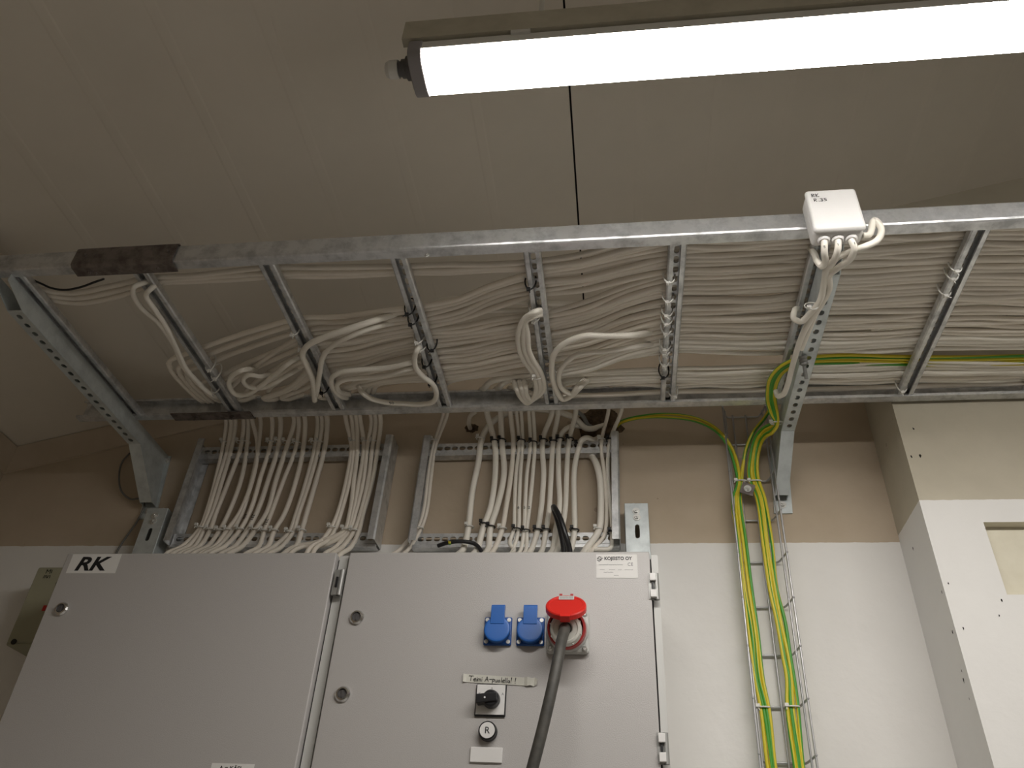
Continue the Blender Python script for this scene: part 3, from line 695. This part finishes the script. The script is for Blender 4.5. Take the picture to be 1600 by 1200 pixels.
# ------------------------------------------------------------------ wire mesh tray on the wall
wt = thing('wire_cable_tray', (.30, YW, 0), 'narrow wire mesh cable tray fixed vertically to the wall right of the cabinets', 'cable tray')
def lean(z): return .018*(z-2.146)
def wt_pt(dx, y, z): return V((.303+dx+lean(z), y, z))
zt_, zb_ = 2.626, .0
for dx, y, nm in ((-.052,1.618,0),(-.046,1.632,0),(-.026,1.651,0),(.004,1.651,0),(.041,1.632,0),(.047,1.618,0)):
    tube('long_wire', [wt_pt(dx, y, zt_), wt_pt(dx, y, 2.2), wt_pt(dx, y, 1.6), wt_pt(dx, y, zb_)], .0022, WIRE, wt, n=8, sub=2)
z = 2.645-.0985*.2; zs = [2.6255] + [2.5475-.0987*i for i in range(25)]
for z in zs:
    tube('cross_wire', [wt_pt(-.053,1.615,z+.004), wt_pt(-.048,1.632,z+.001), wt_pt(-.040,1.652,z-.003), wt_pt(-.025,1.654,z-.003), wt_pt(0,1.654,z-.003), wt_pt(.022,1.654,z-.003), wt_pt(.034,1.652,z-.003), wt_pt(.043,1.632,z+.001), wt_pt(.048,1.615,z+.004)], .0023, WIRE, wt, n=8, sub=4)
q0 = onY(1168, 764, 1.618)
bm = bmesh.new(); box(bm, (q0.x-.014, q0.y-.001, q0.z-.014), (q0.x+.014, q0.y+.002, q0.z+.014))
bmesh.ops.rotate(bm, verts=bm.verts, cent=q0, matrix=Matrix.Rotation(.35, 3, 'Y')); cl = obj('clamp_plate', bm, GALVD, wt)
bolt(q0-V((0,.001,0)), (0,-1,0), .0055, cl)

# ------------------------------------------------------------------ cabinets
def cabinet(x0, x1, xd1, label):
    c = thing('electrical_cabinet', ((x0+x1)/2, YW, 0), label, 'cabinet', 'grey electrical cabinets side by side')
    zt2, zb2 = 2.155, .0
    obj('cabinet_body', bx((x0+.002, 1.428, zb2), (x1, 1.6595, zt2)), CABL, c, bevel=.002)
    obj('gasket', bx((x0+.008, 1.4195, zb2+.006), (x1-.006, 1.4285, zt2-.006)), SEAL, c)
    d = obj('cabinet_door', bx((x0, 1.40, zb2+.002), (xd1, 1.4205, zt2+.001)), CAB, c, bevel=.0025)
    obj('side_strip', bx((xd1+.003, 1.414, zb2), (x1, 1.4285, zt2)), CABL, c)
    return c, d
def lock(px, py, parent, s=1.0):
    p = onY(px, py, 1.4); p.y = 1.4; bm = bmesh.new()
    lathe(bm, p, (0,-1,0), [(0,.0135),(.003,.0135),(.006,.011),(.0065,.0085),(.002,.0080)], 28); o = obj('lock', bm, CHROME, parent, smooth=False)
    bm = bmesh.new(); cyl(bm, p, p+V((0,-.0035,0)), .0078, n=20); box(bm, (p.x-.0012, p.y-.006, p.z-.006), (p.x+.0012, p.y-.003, p.z+.006)); obj_ = obj('key_insert', bm, DGREY, parent)
    return o
def hinge(xc, za, zb, parent, m_dark=True):
    bm = bmesh.new(); box(bm, (xc-.011, 1.399, zb), (xc+.002, 1.405, za), 0)
    cyl(bm, (xc+.003, 1.402, zb), (xc+.003, 1.402, za), .005, n=16)
    o = obj('hinge', bm, HINGE, parent); 
    bm = bmesh.new(); box(bm, (xc-.0055, 1.3965, zb+(za-zb)*.3), (xc-.0015, 1.3992, za-(za-zb)*.3)); obj('hinge_slot', bm, INK, o)
    return o
c1, d1 = cabinet(-1.100, -.517, -.537, 'left grey electrical cabinet with the black RK sticker at its top left corner')
c2, d2 = cabinet(-.511, .075, .060, 'right grey electrical cabinet with blue and red sockets on its door')
lock(97, 952, c1); lock(558, 965, c2); lock(536, 1085, c2)
hinge(-.522, 2.120, 2.070, c1); hinge(.066, 2.113, 2.064, c2); hinge(.066, 1.840, 1.793, c2)
# small light blocks of the right hinges
for za, zb in ((2.113, 2.064), (1.840, 1.793)):
    for zz in (za-.009, zb+.009): obj('hinge_cap', bx((.0575,1.3925,zz-.007), (.0685,1.3985,zz+.007)), WPL, c2, bevel=.001)
def sticker(x0, z0, x1, z1, parent, name='sticker', m_=PAPER, sl=0):
    return obj(name, slab([(x0+sl, 1.3998, z0), (x1+sl, 1.3998, z0), (x1, 1.3998, z1), (x0, 1.3998, z1)], .0004), m_, parent)
s = sticker(-1.087, 2.113, -.982, 2.154, c1, sl=.0)
text('lettering', 'RK', (-1.073, 1.3993, 2.1195), .0400, s, INK, shear=.22, off=.0011, squeeze=1.28)
s = sticker(-.683, 1.735, -.608, 1.775, c1); text('lettering', 'A = KÄSI', (-.668, 1.3993, 1.764), .010, s, INK, off=.0002)
s = sticker(-.038, 2.104, .037, 2.150, c2)
text('lettering', 'KOJEISTO OY', (-.023, 1.3993, 2.139), .0090, s, INK, off=.00025, squeeze=.92)
strokes('emblem', [[(0,.45),(.5,1),(1,.8)],[(.2,.5),(.8,.2),(1.0,.5),(1.4,.6)],[(0,.1),(.5,-.2),(1.1,.2)]], (-.036,1.3993,2.138), .0075, s, INK, .0006)
text('lettering', 'CE', (.019, 1.3993, 2.1275), .0085, s, GINK)
for zz, xa, xb in ((2.1295,-.033,.012),(2.1200,-.031,-.020),(2.1200,-.014,-.002),(2.1195,.002,.010),(2.1195,.014,.030),(2.1145,-.024,-.006),(2.1085,-.006,.004)):
    n = int((xb-xa)/.0022); strokes('fine_print', [[(i*.0022, rnd.uniform(-.0004,.0004)), (i*.0022+.0013, rnd.uniform(-.0006,.0006))] for i in range(n)], (xa,1.3993,zz), 1, s, GINK, .00035)
# handwritten masking tape
bm = bmesh.new(); n = 24
ta, tb = V((-.268,0,1.9212)), V((-.141,0,1.9160)); row = []
for i in range(n+1):
    f = i/n; c_ = ta.lerp(tb, f); w = .0068 if f < .85 else .0068+.001*math.sin(f*60)
    lift = -.0006 if f < .84 else -.0008-.003*abs(math.sin((f-.84)*26)); 
    if i == 0: lift = -.003
    row.append([bm.verts.new((c_.x+(.002 if (k and f > .9) else 0), 1.3995+lift, c_.z+(k*2-1)*w*(1 if f < .97 else .7))) for k in (0, 1)])
for i in range(n): bm.faces.new([row[i][0], row[i+1][0], row[i+1][1], row[i][1]])
tp_ = obj('tape', bm, MASK, c2, solid=.0002); tdir = (tb-ta).normalized()
hw = {'T':[[(0,1),(.9,1)],[(.45,1),(.4,0)]],'e':[[(0,.3),(.5,.35),(.35,.6),(0,.35),(.1,0),(.5,.05)]],'i':[[(.1,.5),(.12,0)],[(.1,.75),(.12,.8)]],'m':[[(0,0),(0,.5),(.25,.5),(.28,0)],[(.28,.4),(.5,.5),(.55,0)]],
 'A':[[(0,0),(.4,1),(.75,0)],[(.15,.4),(.6,.4)]],'-':[[(0,.5),(.5,.55)]],'p':[[(0,-.3),(.05,.6),(.4,.55),(.4,.2),(.05,.15)]],'u':[[(0,.5),(.05,.05),(.35,.05),(.4,.5),(.42,0)]],'o':[[(.2,.5),(0,.25),(.2,0),(.4,.25),(.2,.5)]],
 'l':[[(.1,1),(.08,0)]],'a':[[(.4,.45),(.1,.45),(0,.15),(.2,0),(.4,.4),(.45,0)]],'!':[[(.12,1.1),(.08,.35),(.2,1.1)],[(.08,.05),(.12,0)]],' ':[]}
x = 0; L_ = []
for ch in 'Teimi A-puolella! !':
    g_ = hw[ch]; L_ += [[(x+a, b) for a, b in ln] for ln in g_]
    x += {'T':1.0,'m':.75,'A':.95,'-':.65,'l':.28,'i':.3,' ':.45,'!':.4}.get(ch, .6)
strokes('lettering', L_, ta+V((.010,1.3985,-.0045)), .0082, tp_, INK, .0005, ax=tdir, ay=V((0,1,0)).cross(tdir)*-1)
# rotary switch
p = onY(767, 1092, 1.4); p.z -= .0030
xs0, xs1, zs0, zs1 = p.x-.026, p.x+.0265, p.z-.0265, p.z+.0265
rs = obj('rotary_switch', bx((xs0,1.3960,zs0), (xs1,1.40,zs1)), RUBB, c2, bevel=.003)
obj('face_plate', bx((xs0+.0022,1.3952,zs0+.003), (xs1-.0022,1.3965,zs1-.0015)), WPL, rs)
bm = bmesh.new(); lathe(bm, (p.x+.002,1.3955,p.z), (0,-1,0), [(0,.0150),(.006,.0150),(.014,.0135),(.016,.011)], 32)
d = V((-1,0,-.12)).normalized(); n_ = V((-d.z,0,d.x)); b0 = V((p.x+.002,1.3955,p.z))
vv = []
for yo in (0, -.019):
    for a_, w_ in ((-.012,.007),(.024,.0075)):
        for s_ in (-1,1): vv.append(bm.verts.new(b0+d*a_+n_*w_*s_+V((0,yo,0))))
for f in ((0,1,3,2),(4,6,7,5),(0,2,6,4),(1,5,7,3),(0,4,5,1),(2,3,7,6)): bm.faces.new([vv[i] for i in f])
kn = obj('knob', bm, RUBB, rs, bevel=.0015)
bm = bmesh.new(); cyl(bm, b0+d*.009+V((0,-.019,0)), b0+d*.009+V((0,-.0196,0)), .0016, n=12); obj('pointer_dot', bm, WPL, rs)
for ch, dx, dz in (('K',-.020,.009),('0',.001,.0175),('A',.0195,.009)): text('lettering', ch, (p.x+dx-.001,1.3950,p.z+dz-.001), .0058, rs, GINK)
# R push button and blank plate
p = onY(763, 1144, 1.4); bm = bmesh.new(); lathe(bm, (p.x,1.4,p.z), (0,-1,0), [(0,.0155),(.004,.0155),(.006,.0148),(.012,.0148),(.013,.0136),(.0125,.0128)], 32)
pb = obj('push_button', bm, RUBB, c2); bm = bmesh.new(); cyl(bm, (p.x,1.3885,p.z), (p.x,1.3865,p.z), .0125, n=32); obj('button_cap', bm, WPL, pb)
text('lettering', 'R', (p.x-.0045,1.3862,p.z-.0052), .0150, pb, INK)
p = onY(760, 1180, 1.4); obj('blank_plate', bx((p.x-.0262,1.3965,p.z-.0115), (p.x+.0262,1.40,p.z+.0115)), WPL, c2, bevel=.0008)
# blue sockets
def schuko(xc):
    zc = 2.0025; yb = 1.40
    b = obj('blue_socket', bx((xc-.0248,yb-.006,zc-.0255), (xc+.0248,yb,zc+.0255)), BLUED, c2, bevel=.003)
    for sx in (-1,1):
        for sz in (-1,1):
            bm = bmesh.new(); q = V((xc+sx*.0195, yb-.006, zc+sz*.0195)); cyl(bm, q, q-V((0,.0012,0)), .0036, n=14); obj('screw', bm, BOLT, b)
    bm = bmesh.new(); lathe(bm, (xc,yb-.006,zc-.001), (0,-1,0), [(0,.0225),(.008,.0225)], 36); obj('socket_ring', bm, BLUED, b)
    bm = bmesh.new(); lathe(bm, (xc,yb-.0135,zc-.001), (0,-1,0.06), [(0,.0232),(.003,.0232),(.0045,.0222),(.0050,.018)], 40)
    box(bm, (xc-.0122,yb-.019,zc+.008), (xc+.0122,yb-.0125,zc+.0395)); cyl(bm, (xc-.0122,yb-.013,zc+.0395), (xc+.0122,yb-.013,zc+.0395), .0052, n=14)
    box(bm, (xc-.0105,yb-.014,zc+.026), (xc+.0105,yb,zc+.0395))
    obj('flap_lid', bm, BLUE, b, bevel=.0008)
schuko(-.2125); schuko(-.1545)
# red three-phase socket
xc, zc = -.0885, 2.0005
b = obj('red_socket', bx((xc-.0375,1.387,zc-.038), (xc+.0375,1.40,zc+.038)), LGREY, c2, bevel=.006)
for sx in (-1,1):
    for sz in (-1,1):
        bm = bmesh.new(); q = V((xc+sx*.030, 1.387, zc+sz*.0305)); lathe(bm, q, (0,-1,0), [(0,.0048),(.0015,.0046),(.0028,.0030),(.0012,.0015)], 16); obj('screw', bm, BOLT, b)
ad = V((0,-1,-.20)).normalized()
bm = bmesh.new(); lathe(bm, (xc,1.388,zc), ad, [(0,.0365),(.016,.0355),(.020,.0345)], 40); obj('housing', bm, LGREY, b, smooth=False)
bm = bmesh.new(); lathe(bm, V((xc,1.388,zc))+ad*.018, ad, [(0,.0335),(.022,.0325),(.0225,.0290),(.004,.0285)], 40); obj('red_collar', bm, REDD, b)
hp = onY(888, 931, 1.342); th_ = math.radians(40); dn = V((0,-math.sin(th_),-math.cos(th_))); nn = V((0,-math.cos(th_),math.sin(th_))); lc = hp+dn*.0345; lc.x = xc+.001
bm = bmesh.new(); lathe(bm, lc-nn*.008, nn, [(0,.0345),(.008,.0345),(.0098,.0330),(.0102,.029),(.0095,.028),(.0095,.001)], 48)
def lb(u0_,u1_,v0,v1,w0,w1):
    X_ = V((1,0,0)); vv = []
    for w in (w0,w1):
        for v_ in (v0,v1):
            for u in (u0_,u1_): vv.append(bm.verts.new(lc+X_*u+dn*v_+nn*w))
    for f in ((0,1,3,2),(4,6,7,5),(0,4,5,1),(2,3,7,6),(0,2,6,4),(1,5,7,3)): bm.faces.new([vv[i] for i in f])
lb(-.008,.008,.031,.0385,-.009,.002)
lidr = obj('red_lid', bm, RED, b, smooth=False)
bm = bmesh.new(); lb(-.013,.013,-.0295,-.0165,.0020,.0028); rl = obj('rating_label', bm, LGREY, b)
for r_ in (-.0275,-.024,-.0205):
    bm = bmesh.new(); 
    for i in range(9): lb(-.011+i*.0025,-.0095+i*.0025,r_,r_+.0012,.0028,.0030)
    obj('fine_print', bm, GINK, b)
bm = bmesh.new()
for s_ in (-1,1): cyl(bm, (xc+s_*.012,hp.y+.002,hp.z+.001), (xc+s_*.007,hp.y+.002,hp.z+.001), .0035, n=12)
cyl(bm, (xc-.006,hp.y+.003,hp.z-.001), (xc+.006,hp.y+.003,hp.z-.001), .0025, n=12)
box(bm, (xc-.010,hp.y,hp.z-.012), (xc+.010,1.388,hp.z-.002)); obj('hinge_block', bm, REDD, b)
# plug and cord
pl = thing('power_plug', (xc+.001, 1.33, 1.95), 'light grey industrial plug with thick black cord, pushed into the red socket', 'plug')
pc = V((xc,1.366,zc-.009)); bm = bmesh.new()
lathe(bm, pc, ad, [(0,.0255),(.018,.0255),(.019,.0270),(.034,.0262),(.038,.0245),(.0395,.0215),(.0395,.0205),(.0385,.0195),(.0405,.0125),(.0395,.0105),(.022,.0103)], 44)
for i in range(8):
    t = i*math.pi/4+.3; a_, b_, _ = frame_of(ad); q = pc+ad*.023+(a_*math.cos(t)+b_*math.sin(t))*.0266; cyl(bm, q, q+ad*.013, .0014, n=6)
obj('plug_body', bm, PLUG, pl)
e = pc+ad*.020
cord = [e, e+ad*.018, e+ad*.028+V((0,0,-.003)), onY(877,1003,1.302), onY(872,1030,1.288), onY(862,1078,1.278), onY(845,1150,1.275), onY(829,1212,1.275), onY(812,1290,1.275), onY(798,1380,1.275)]
tube('power_cord', cord, .0090, RUB, pl, n=16)

# mounting brackets of the cabinets
def plate(px, label, lean_=0):
    x0 = px; t = thing('mounting_plate', (x0+.025, YW, 2.05), label, 'bracket', 'steel plates holding the cabinets to the wall')
    bm = bmesh.new(); perf(bm, (x0+.025, 1.615, 2.10), .272, .050, (0,0,1), (1,0,0), holes=lambda i, c: i in (4,), pitch=.045, hu=.0165, hv=.0052)
    extr(bm, [(0, 0), (0, .045)], (x0, 1.615, 2.10), (x0, 1.615, 2.372), (1,0,0), (0,1,0)); extr(bm, [(0, 0), (0, .045)], (x0+.050, 1.615, 2.10), (x0+.050, 1.615, 2.372), (1,0,0), (0,1,0))
    bmesh.ops.remove_doubles(bm, verts=bm.verts, dist=1e-5); obj('plate', bm, ZINC, t, solid=.002)
    bolt((x0+.024, 1.614, 2.352), (0,-1,0), .0055, t); bolt((x0+.025, 1.614, 2.337), (0,-1,0), .0055, t)
    bm = bmesh.new(); cyl(bm, (x0+.02, 1.645, 2.37), (x0+.02, 1.645, 2.388), .003, n=10); obj('stud', bm, BOLT, t)
plate(.021, 'grey slotted steel plate with two bolts at the right cabinet top right corner')
plate(-1.108, 'grey slotted steel plate with two bolts above the left cabinet, in shadow')

# ------------------------------------------------------------------ cables around the cabinets
o = tube('black_cable', [onY(893,905,1.60), onY(890,860,1.585), onY(884,838,1.572), onY(876,812,1.568), onY(868,796,1.578), onY(865,792,1.592), onY(866,797,1.604), onY(872,815,1.606), onY(880,850,1.608), onY(884,900,1.61)], .0062, RUBB, n=12); tag(o, 'glossy black cable arching up from behind the right cabinet top', 'cable')
o = tube('black_cable', [onY(684,853,1.61), onY(700,848,1.605), onY(720,846,1.605), onY(742,850,1.61), onY(752,862,1.61), onY(756,900,1.61)], .0046, RUBB); tag(o, 'short black cable lying at the foot of the right wall ladder', 'cable')
o2 = tube('yellow_sleeve', [onY(701,848,1.605), onY(705,847.5,1.605)], .0050, PE, o, sub=2)
o = tube('grey_cable', [onY(203,708,1.652), onY(191,722,1.650), onY(186,745,1.648), onY(190,768,1.648), onY(205,780,1.65), onY(222,779,1.65), onY(225,790,1.652), onY(214,815,1.652), onY(198,838,1.652), onY(185,858,1.652), onY(176,880,1.652)], .0024, GREYC); tag(o, 'thin grey cable looping below the left wall bracket', 'cable')
o = tube('black_cable', [onZ(48,436,ZT+.03), onZ(64,443,ZT+.012), onZ(80,450,ZT+.006), onZ(100,453,ZT+.006), onZ(125,449,ZT+.006), onZ(150,440,ZT+.01), onZ(162,436,ZT+.03)], .0022, RUBB); tag(o, 'thin black cable drooping below the front rail at far left', 'cable')
# conduit under the ceiling on the left with its clip
cx = -1.238; zc_ = 2.645
o = tube('conduit', [V((cx, .2, zc_)), V((cx, .9, zc_)), V((cx, 1.3, zc_)), V((cx, 1.63, zc_))], .0080, BEIGE, n=12, sub=2); tag(o, 'thin beige conduit on the ceiling behind the left bracket', 'conduit')
q = onZ(8, 383, 2.635)
cp_ = thing('conduit_clip', (cx, 1.0, 2.65), 'pale clamp with a black nut on the ceiling at the far left edge', 'clamp')
obj('saddle', bx((cx-.016, .965, 2.625), (cx+.014, 1.0, cz(cx)-.002)), WPL, cp_, bevel=.003); bm = bmesh.new(); cyl(bm, (cx+.005, .99, 2.622), (cx+.005, .99, 2.630), .009, n=6); obj('nut', bm, INK, cp_)

# wall box left of the cabinet
wb = thing('switch_box', (-1.22, YW, 2.03), 'khaki box with handwritten marks on the wall left of the cabinets', 'electrical box')
obj('box_body', bx((-1.296,1.575,2.027), (-1.115,1.66,2.205)), OLIVE, wb, bevel=.004)
fl = obj('box_lid', bx((-1.290,1.568,2.032), (-1.12,1.577,2.200)), OLIVE, wb, bevel=.003)
obj('indicator', bx((-1.238,1.5665,2.100), (-1.205,1.5685,2.112)), REDL, wb)
strokes('lettering', [[(0,0),(0,1),(.5,.5),(1,1),(1,0)],[(1.4,.9),(1.4,.1)],[(-.1,-.5),(-.2,-1.2)],[(.2,-.5),(.2,-1.2)],[(.5,-.5),(.8,-1.2),(1.1,-.5)],[(1.4,-.5),(1.5,-1.2)]], (-1.265,1.5675,2.186), .009, fl, INK, .0007)
for px, py in ((92,912),(22,1003)):
    q = onY(px, py, 1.568); bm = bmesh.new(); cyl(bm, q, q+V((0,-.002,0)), .006, n=16); obj('cover_screw', bm, SEAL, wb)

# ------------------------------------------------------------------ cable ties
def ring(name, c, ax, ra, rb, w, m_, head=None, label=None, grp=None, ax2=None):
    """loop in the plane spanned by ax, ax2 ; radii ra, rb"""
    c, ax = V(c), V(ax).normalized(); ax2 = V(ax2).normalized(); n = 18
    pts = [c+ax*ra*math.cos(2*math.pi*i/n)+ax2*rb*math.sin(2*math.pi*i/n) for i in range(n+1)]
    me = tube_mesh(name, pts, w, 6, 0); o = finish(name, me, m_, smooth=True)
    if head is not None:
        h = V(head); bm = bmesh.new(); box(bm, h-V((.0038,.0028,.0032)), h+V((.0038,.0028,.0032))); obj('tie_head', bm, m_, o, bevel=.0006)
        t = h + V((rnd.uniform(-.006,.006), rnd.uniform(-.006,.002), -.009)); tube('tie_tail', [h, (h+t)/2, t], .0011, m_, o, n=6, sub=2)
    tag(o, label, 'cable tie', grp); return o
rn = {RUNGS[1]:'first',RUNGS[2]:'second',RUNGS[3]:'third',RUNGS[4]:'fourth',RUNGS[5]:'fifth',RUNGS[7]:'right-hand'}
TW = [(322,577),(336,590),(330,612),(463,521),(468,545),(649,534),(655,546),(835,487),(839,500),(1041,440),(1044,470),(1040,492),(1039,505),(1037,520),(1036,545),(1034,553),(1033,570),(1049,618),(1502,422),(1487,435),(1478,460),(1411,610)]
TB = [(634,489),(640,505),(681,545),(664,571),(676,598),(831,449),(1033,588),(497,612)]
def near_rung(x): return min((r_ for r_ in RUNGS), key=lambda r_: abs(r_-x))
cnt = {}
for lst, m_, colr in ((TW, WTIE, 'white'), (TB, BTIE, 'black')):
    for px, py in lst:
        p = onZ(px, py, ZT); xr_ = near_rung(p.x); nm = rn.get(xr_, 'right-hand'); key = (colr, nm); cnt[key] = cnt.get(key, 0)+1
        side = -1 if p.x < xr_ else 1
        ring('cable_tie', (xr_+side*.011, p.y, ZT+.017), (1,0,0), .0105, .0215, .0016, m_, head=(xr_+side*.014, p.y-.002, ZT-.006), ax2=(0,0,1),
             label='%s cable tie on the %s ladder rung, %s from the front rail' % (colr, nm, ORD[cnt[key]-1]), grp='%s cable ties on the ladder rungs' % colr)
def wties(lst, zm, m_, colr, where, r=.0095):
    for n, (u, v) in enumerate(sorted(lst)):
        px, py = zm(u, v); p = onY(px, py, 1.626)
        ring('cable_tie', (p.x, 1.627, p.z), (1,0,0), r, .0105, .0015, m_, head=(p.x-.006, 1.6155, p.z+.003), ax2=(0,1,.12),
             label='%s tie, %s from left on the %s' % (colr, ORD[n], where), grp='%s cable ties at the %s' % (colr, where))
wties([(575,272),(668,270),(705,270),(850,270),(898,265),(945,270),(1005,275),(1110,272),(1140,272),(1340,268),(1415,268),(1465,268)], z7, WTIE, 'white', 'upper rung of the left wall ladder')
wties([(430,778),(490,790),(548,795),(595,790),(668,788),(755,790),(812,797),(870,795),(962,805),(1035,795),(1215,778),(1295,790),(1345,795)], z7, WTIE, 'white', 'lower rung of the left wall ladder')
wties([(628,252),(670,247),(780,250),(847,260),(905,247),(962,255),(1000,242),(1055,240),(1105,272),(1285,245)], z8, BTIE, 'black', 'upper rung of the right wall ladder')
wties([(567,722),(607,738),(752,752),(805,760),(872,757),(922,757),(1083,757),(1296,770)], z8, BTIE, 'black', 'lower rung of the right wall ladder')
wties([(548,238),(285,250),(1235,245)], z8, WTIE, 'white', 'upper rung of the right wall ladder')
wties([(485,738),(200,745),(672,748),(1215,752)], z8, WTIE, 'white', 'lower rung of the right wall ladder')
def pt(px, py, Y, ra, lab, m_=WTIE):
    p = onY(px, py, Y); ring('cable_tie', p, (1,0,0), ra, .007, .0016, m_, head=p+V((-ra,-.004,.002)), ax2=(0,1,.1), label=lab, grp='white cable ties round the earth wires')
pt(1214, 661, 1.515, .013, 'white cable tie binding the earth wires to the right bracket')
pt(1158, 752, 1.632, .012, 'white cable tie on the left earth wire bundle above the clamp plate')
pt(1180, 752, 1.632, .014, 'white cable tie on the right earth wire bundle above the clamp plate')
pt(1193, 1105, 1.632, .011, 'white cable tie low on the left earth wire bundle')
pt(1239, 1104, 1.632, .012, 'white cable tie low on the right earth wire bundle')
p = onZ(1268, 478, 2.491); ring('cable_tie', p, (1,0,0), .012, .010, .0013, WTIE, head=p+V((-.006,-.004,-.006)), ax2=(0,.2,1), label='white cable tie on the junction box cables at the bracket arm', grp=None)
o = ring('cable_tie', onZ(838,588,ZH), (1,0,0), .012, .0085, .0013, WTIE, head=onZ(834,588,ZH-.010), ax2=(0,.1,1), label='white cable tie round the bunch of three looped cables', grp=None)

# ------------------------------------------------------------------ luminaires
def luminaire(xa_, ya_, za_, length, label, rail_dx=.012, k=1.0):
    x0, y, zb = xa_/k, ya_/k, 1.5+(za_-1.5)/k; length = length/k; first = set(bpy.data.objects)
    t = thing('light_fitting', (x0+length/2, y, zb), label, 'ceiling light')
    x1 = x0+length; w = .0385

    bm = bmesh.new(); prof = [(-w, .017)] + [(-w*math.cos(a)**.6 if a < math.pi/2 else w*abs(math.cos(a))**.6, (.017-.016*math.sin(a)**.6)) for a in [math.pi*i/20 for i in range(1, 20)]] + [(w, .017)]
    extr(bm, prof, (x0+.020, y, zb), (x1-.020, y, zb), (0,1,0), (0,0,1), closed=True, cap=True); obj('diffuser', bm, GLOW, t, smooth=False)
    bm = bmesh.new(); extr(bm, [(-w-.0015, .017), (w+.0015, .017), (w+.001, .036), (w-.010, .044), (-w+.010, .044), (-w-.001, .036)], (x0+.020, y, zb), (x1-.020, y, zb), (0,1,0), (0,0,1), closed=True, cap=True)
    obj('luminaire_body', bm, FIB, t)
    for xa, d in ((x0, 1), (x1, -1)):
        bm = bmesh.new(); pr = [(-w-.003, .020)] + [((-1 if a < math.pi/2 else 1)*(w+.003)*abs(math.cos(a))**.6, .020-.022*math.sin(a)**.7) for a in [math.pi*i/16 for i in range(1, 16)]] + [(w+.003, .020), (w+.003, .038), (w-.008, .045), (-w+.008, .045), (-w-.003, .038)]
        extr(bm, pr, (xa, y, zb), (xa+d*.022, y, zb), (0,1,0), (0,0,1), closed=True, cap=True); obj('end_cap', bm, MGREY, t, bevel=.002)
    g_ = V((x0, y, zb+.030)); bm = bmesh.new(); lathe(bm, g_, (-1,0,0), [(0,.019),(.010,.019),(.012,.015),(.018,.015),(.018,.012),(.024,.012)], 28); gl = obj('cable_gland', bm, DGREY, t)
    bm = bmesh.new(); lathe(bm, g_-V((.024,0,0)), (-1,0,0), [(0,.0145),(.014,.0145),(.020,.0115),(.022,.007)], 28); obj('gland_nut', bm, FIB, gl)
    bm = bmesh.new(); box(bm, (x0+.16, y-w-.005, zb+.034), (x0+.19, y-w+.002, zb+.042)); obj('clip', bm, FIB, t)
    # steel rail the fitting hangs from
    r_ = thing('light_rail', (x0+length/2, y, zb+.06), 'grey steel rail carrying the ' + label, 'rail')
    bm = bmesh.new(); wr = .044
    extr(bm, [(-wr+.014, .0445), (-wr, .0445), (-wr, .092), (wr, .092), (wr, .0445), (wr-.014, .0445)], (x0-rail_dx, y+.002, zb), (x1+.5, y+.002, zb), (0,1,0), (0,0,1)); obj('channel', bm, RAILP, r_, solid=.002)
    for xx in (x0+.20, x1+.1):
        bm = bmesh.new(); cyl(bm, (xx, y, zb+.09), (xx, y, 1.5+(cz(xx*k)+.002-1.5)/k), .004, n=10); obj('hanger_rod', bm, BOLT, r_)
    # bring the fitting to its real size
    for o in set(bpy.data.objects)-first:
        if o.type == 'MESH': o.data.transform(Matrix.Scale(k, 4))
        else: o.location = (o.location.x*k, o.location.y*k, 1.5+(o.location.z-1.5)*k)
    return t
luminaire(-.298*.89, .704*.89, 1.5+1.132*.89, 1.57, 'glowing tube light fitting in front of the cable ladder', k=.89)
luminaire(2.1, -1.7, 2.95, 1.27, 'added unseen fill tube light behind the camera')  # unseen fitting with its rail, added as fill light for the room

# ------------------------------------------------------------------ world and colour
W = bpy.data.worlds.new('world'); bpy.context.scene.world = W; W.use_nodes = True
W.node_tree.nodes['Background'].inputs[0].default_value = (.5,.45,.4,1); W.node_tree.nodes['Background'].inputs[1].default_value = .02
vs = bpy.context.scene.view_settings; vs.view_transform = 'Standard'; vs.look = 'None'; vs.gamma = 1; vs.exposure = 0; vs.use_curve_mapping = False
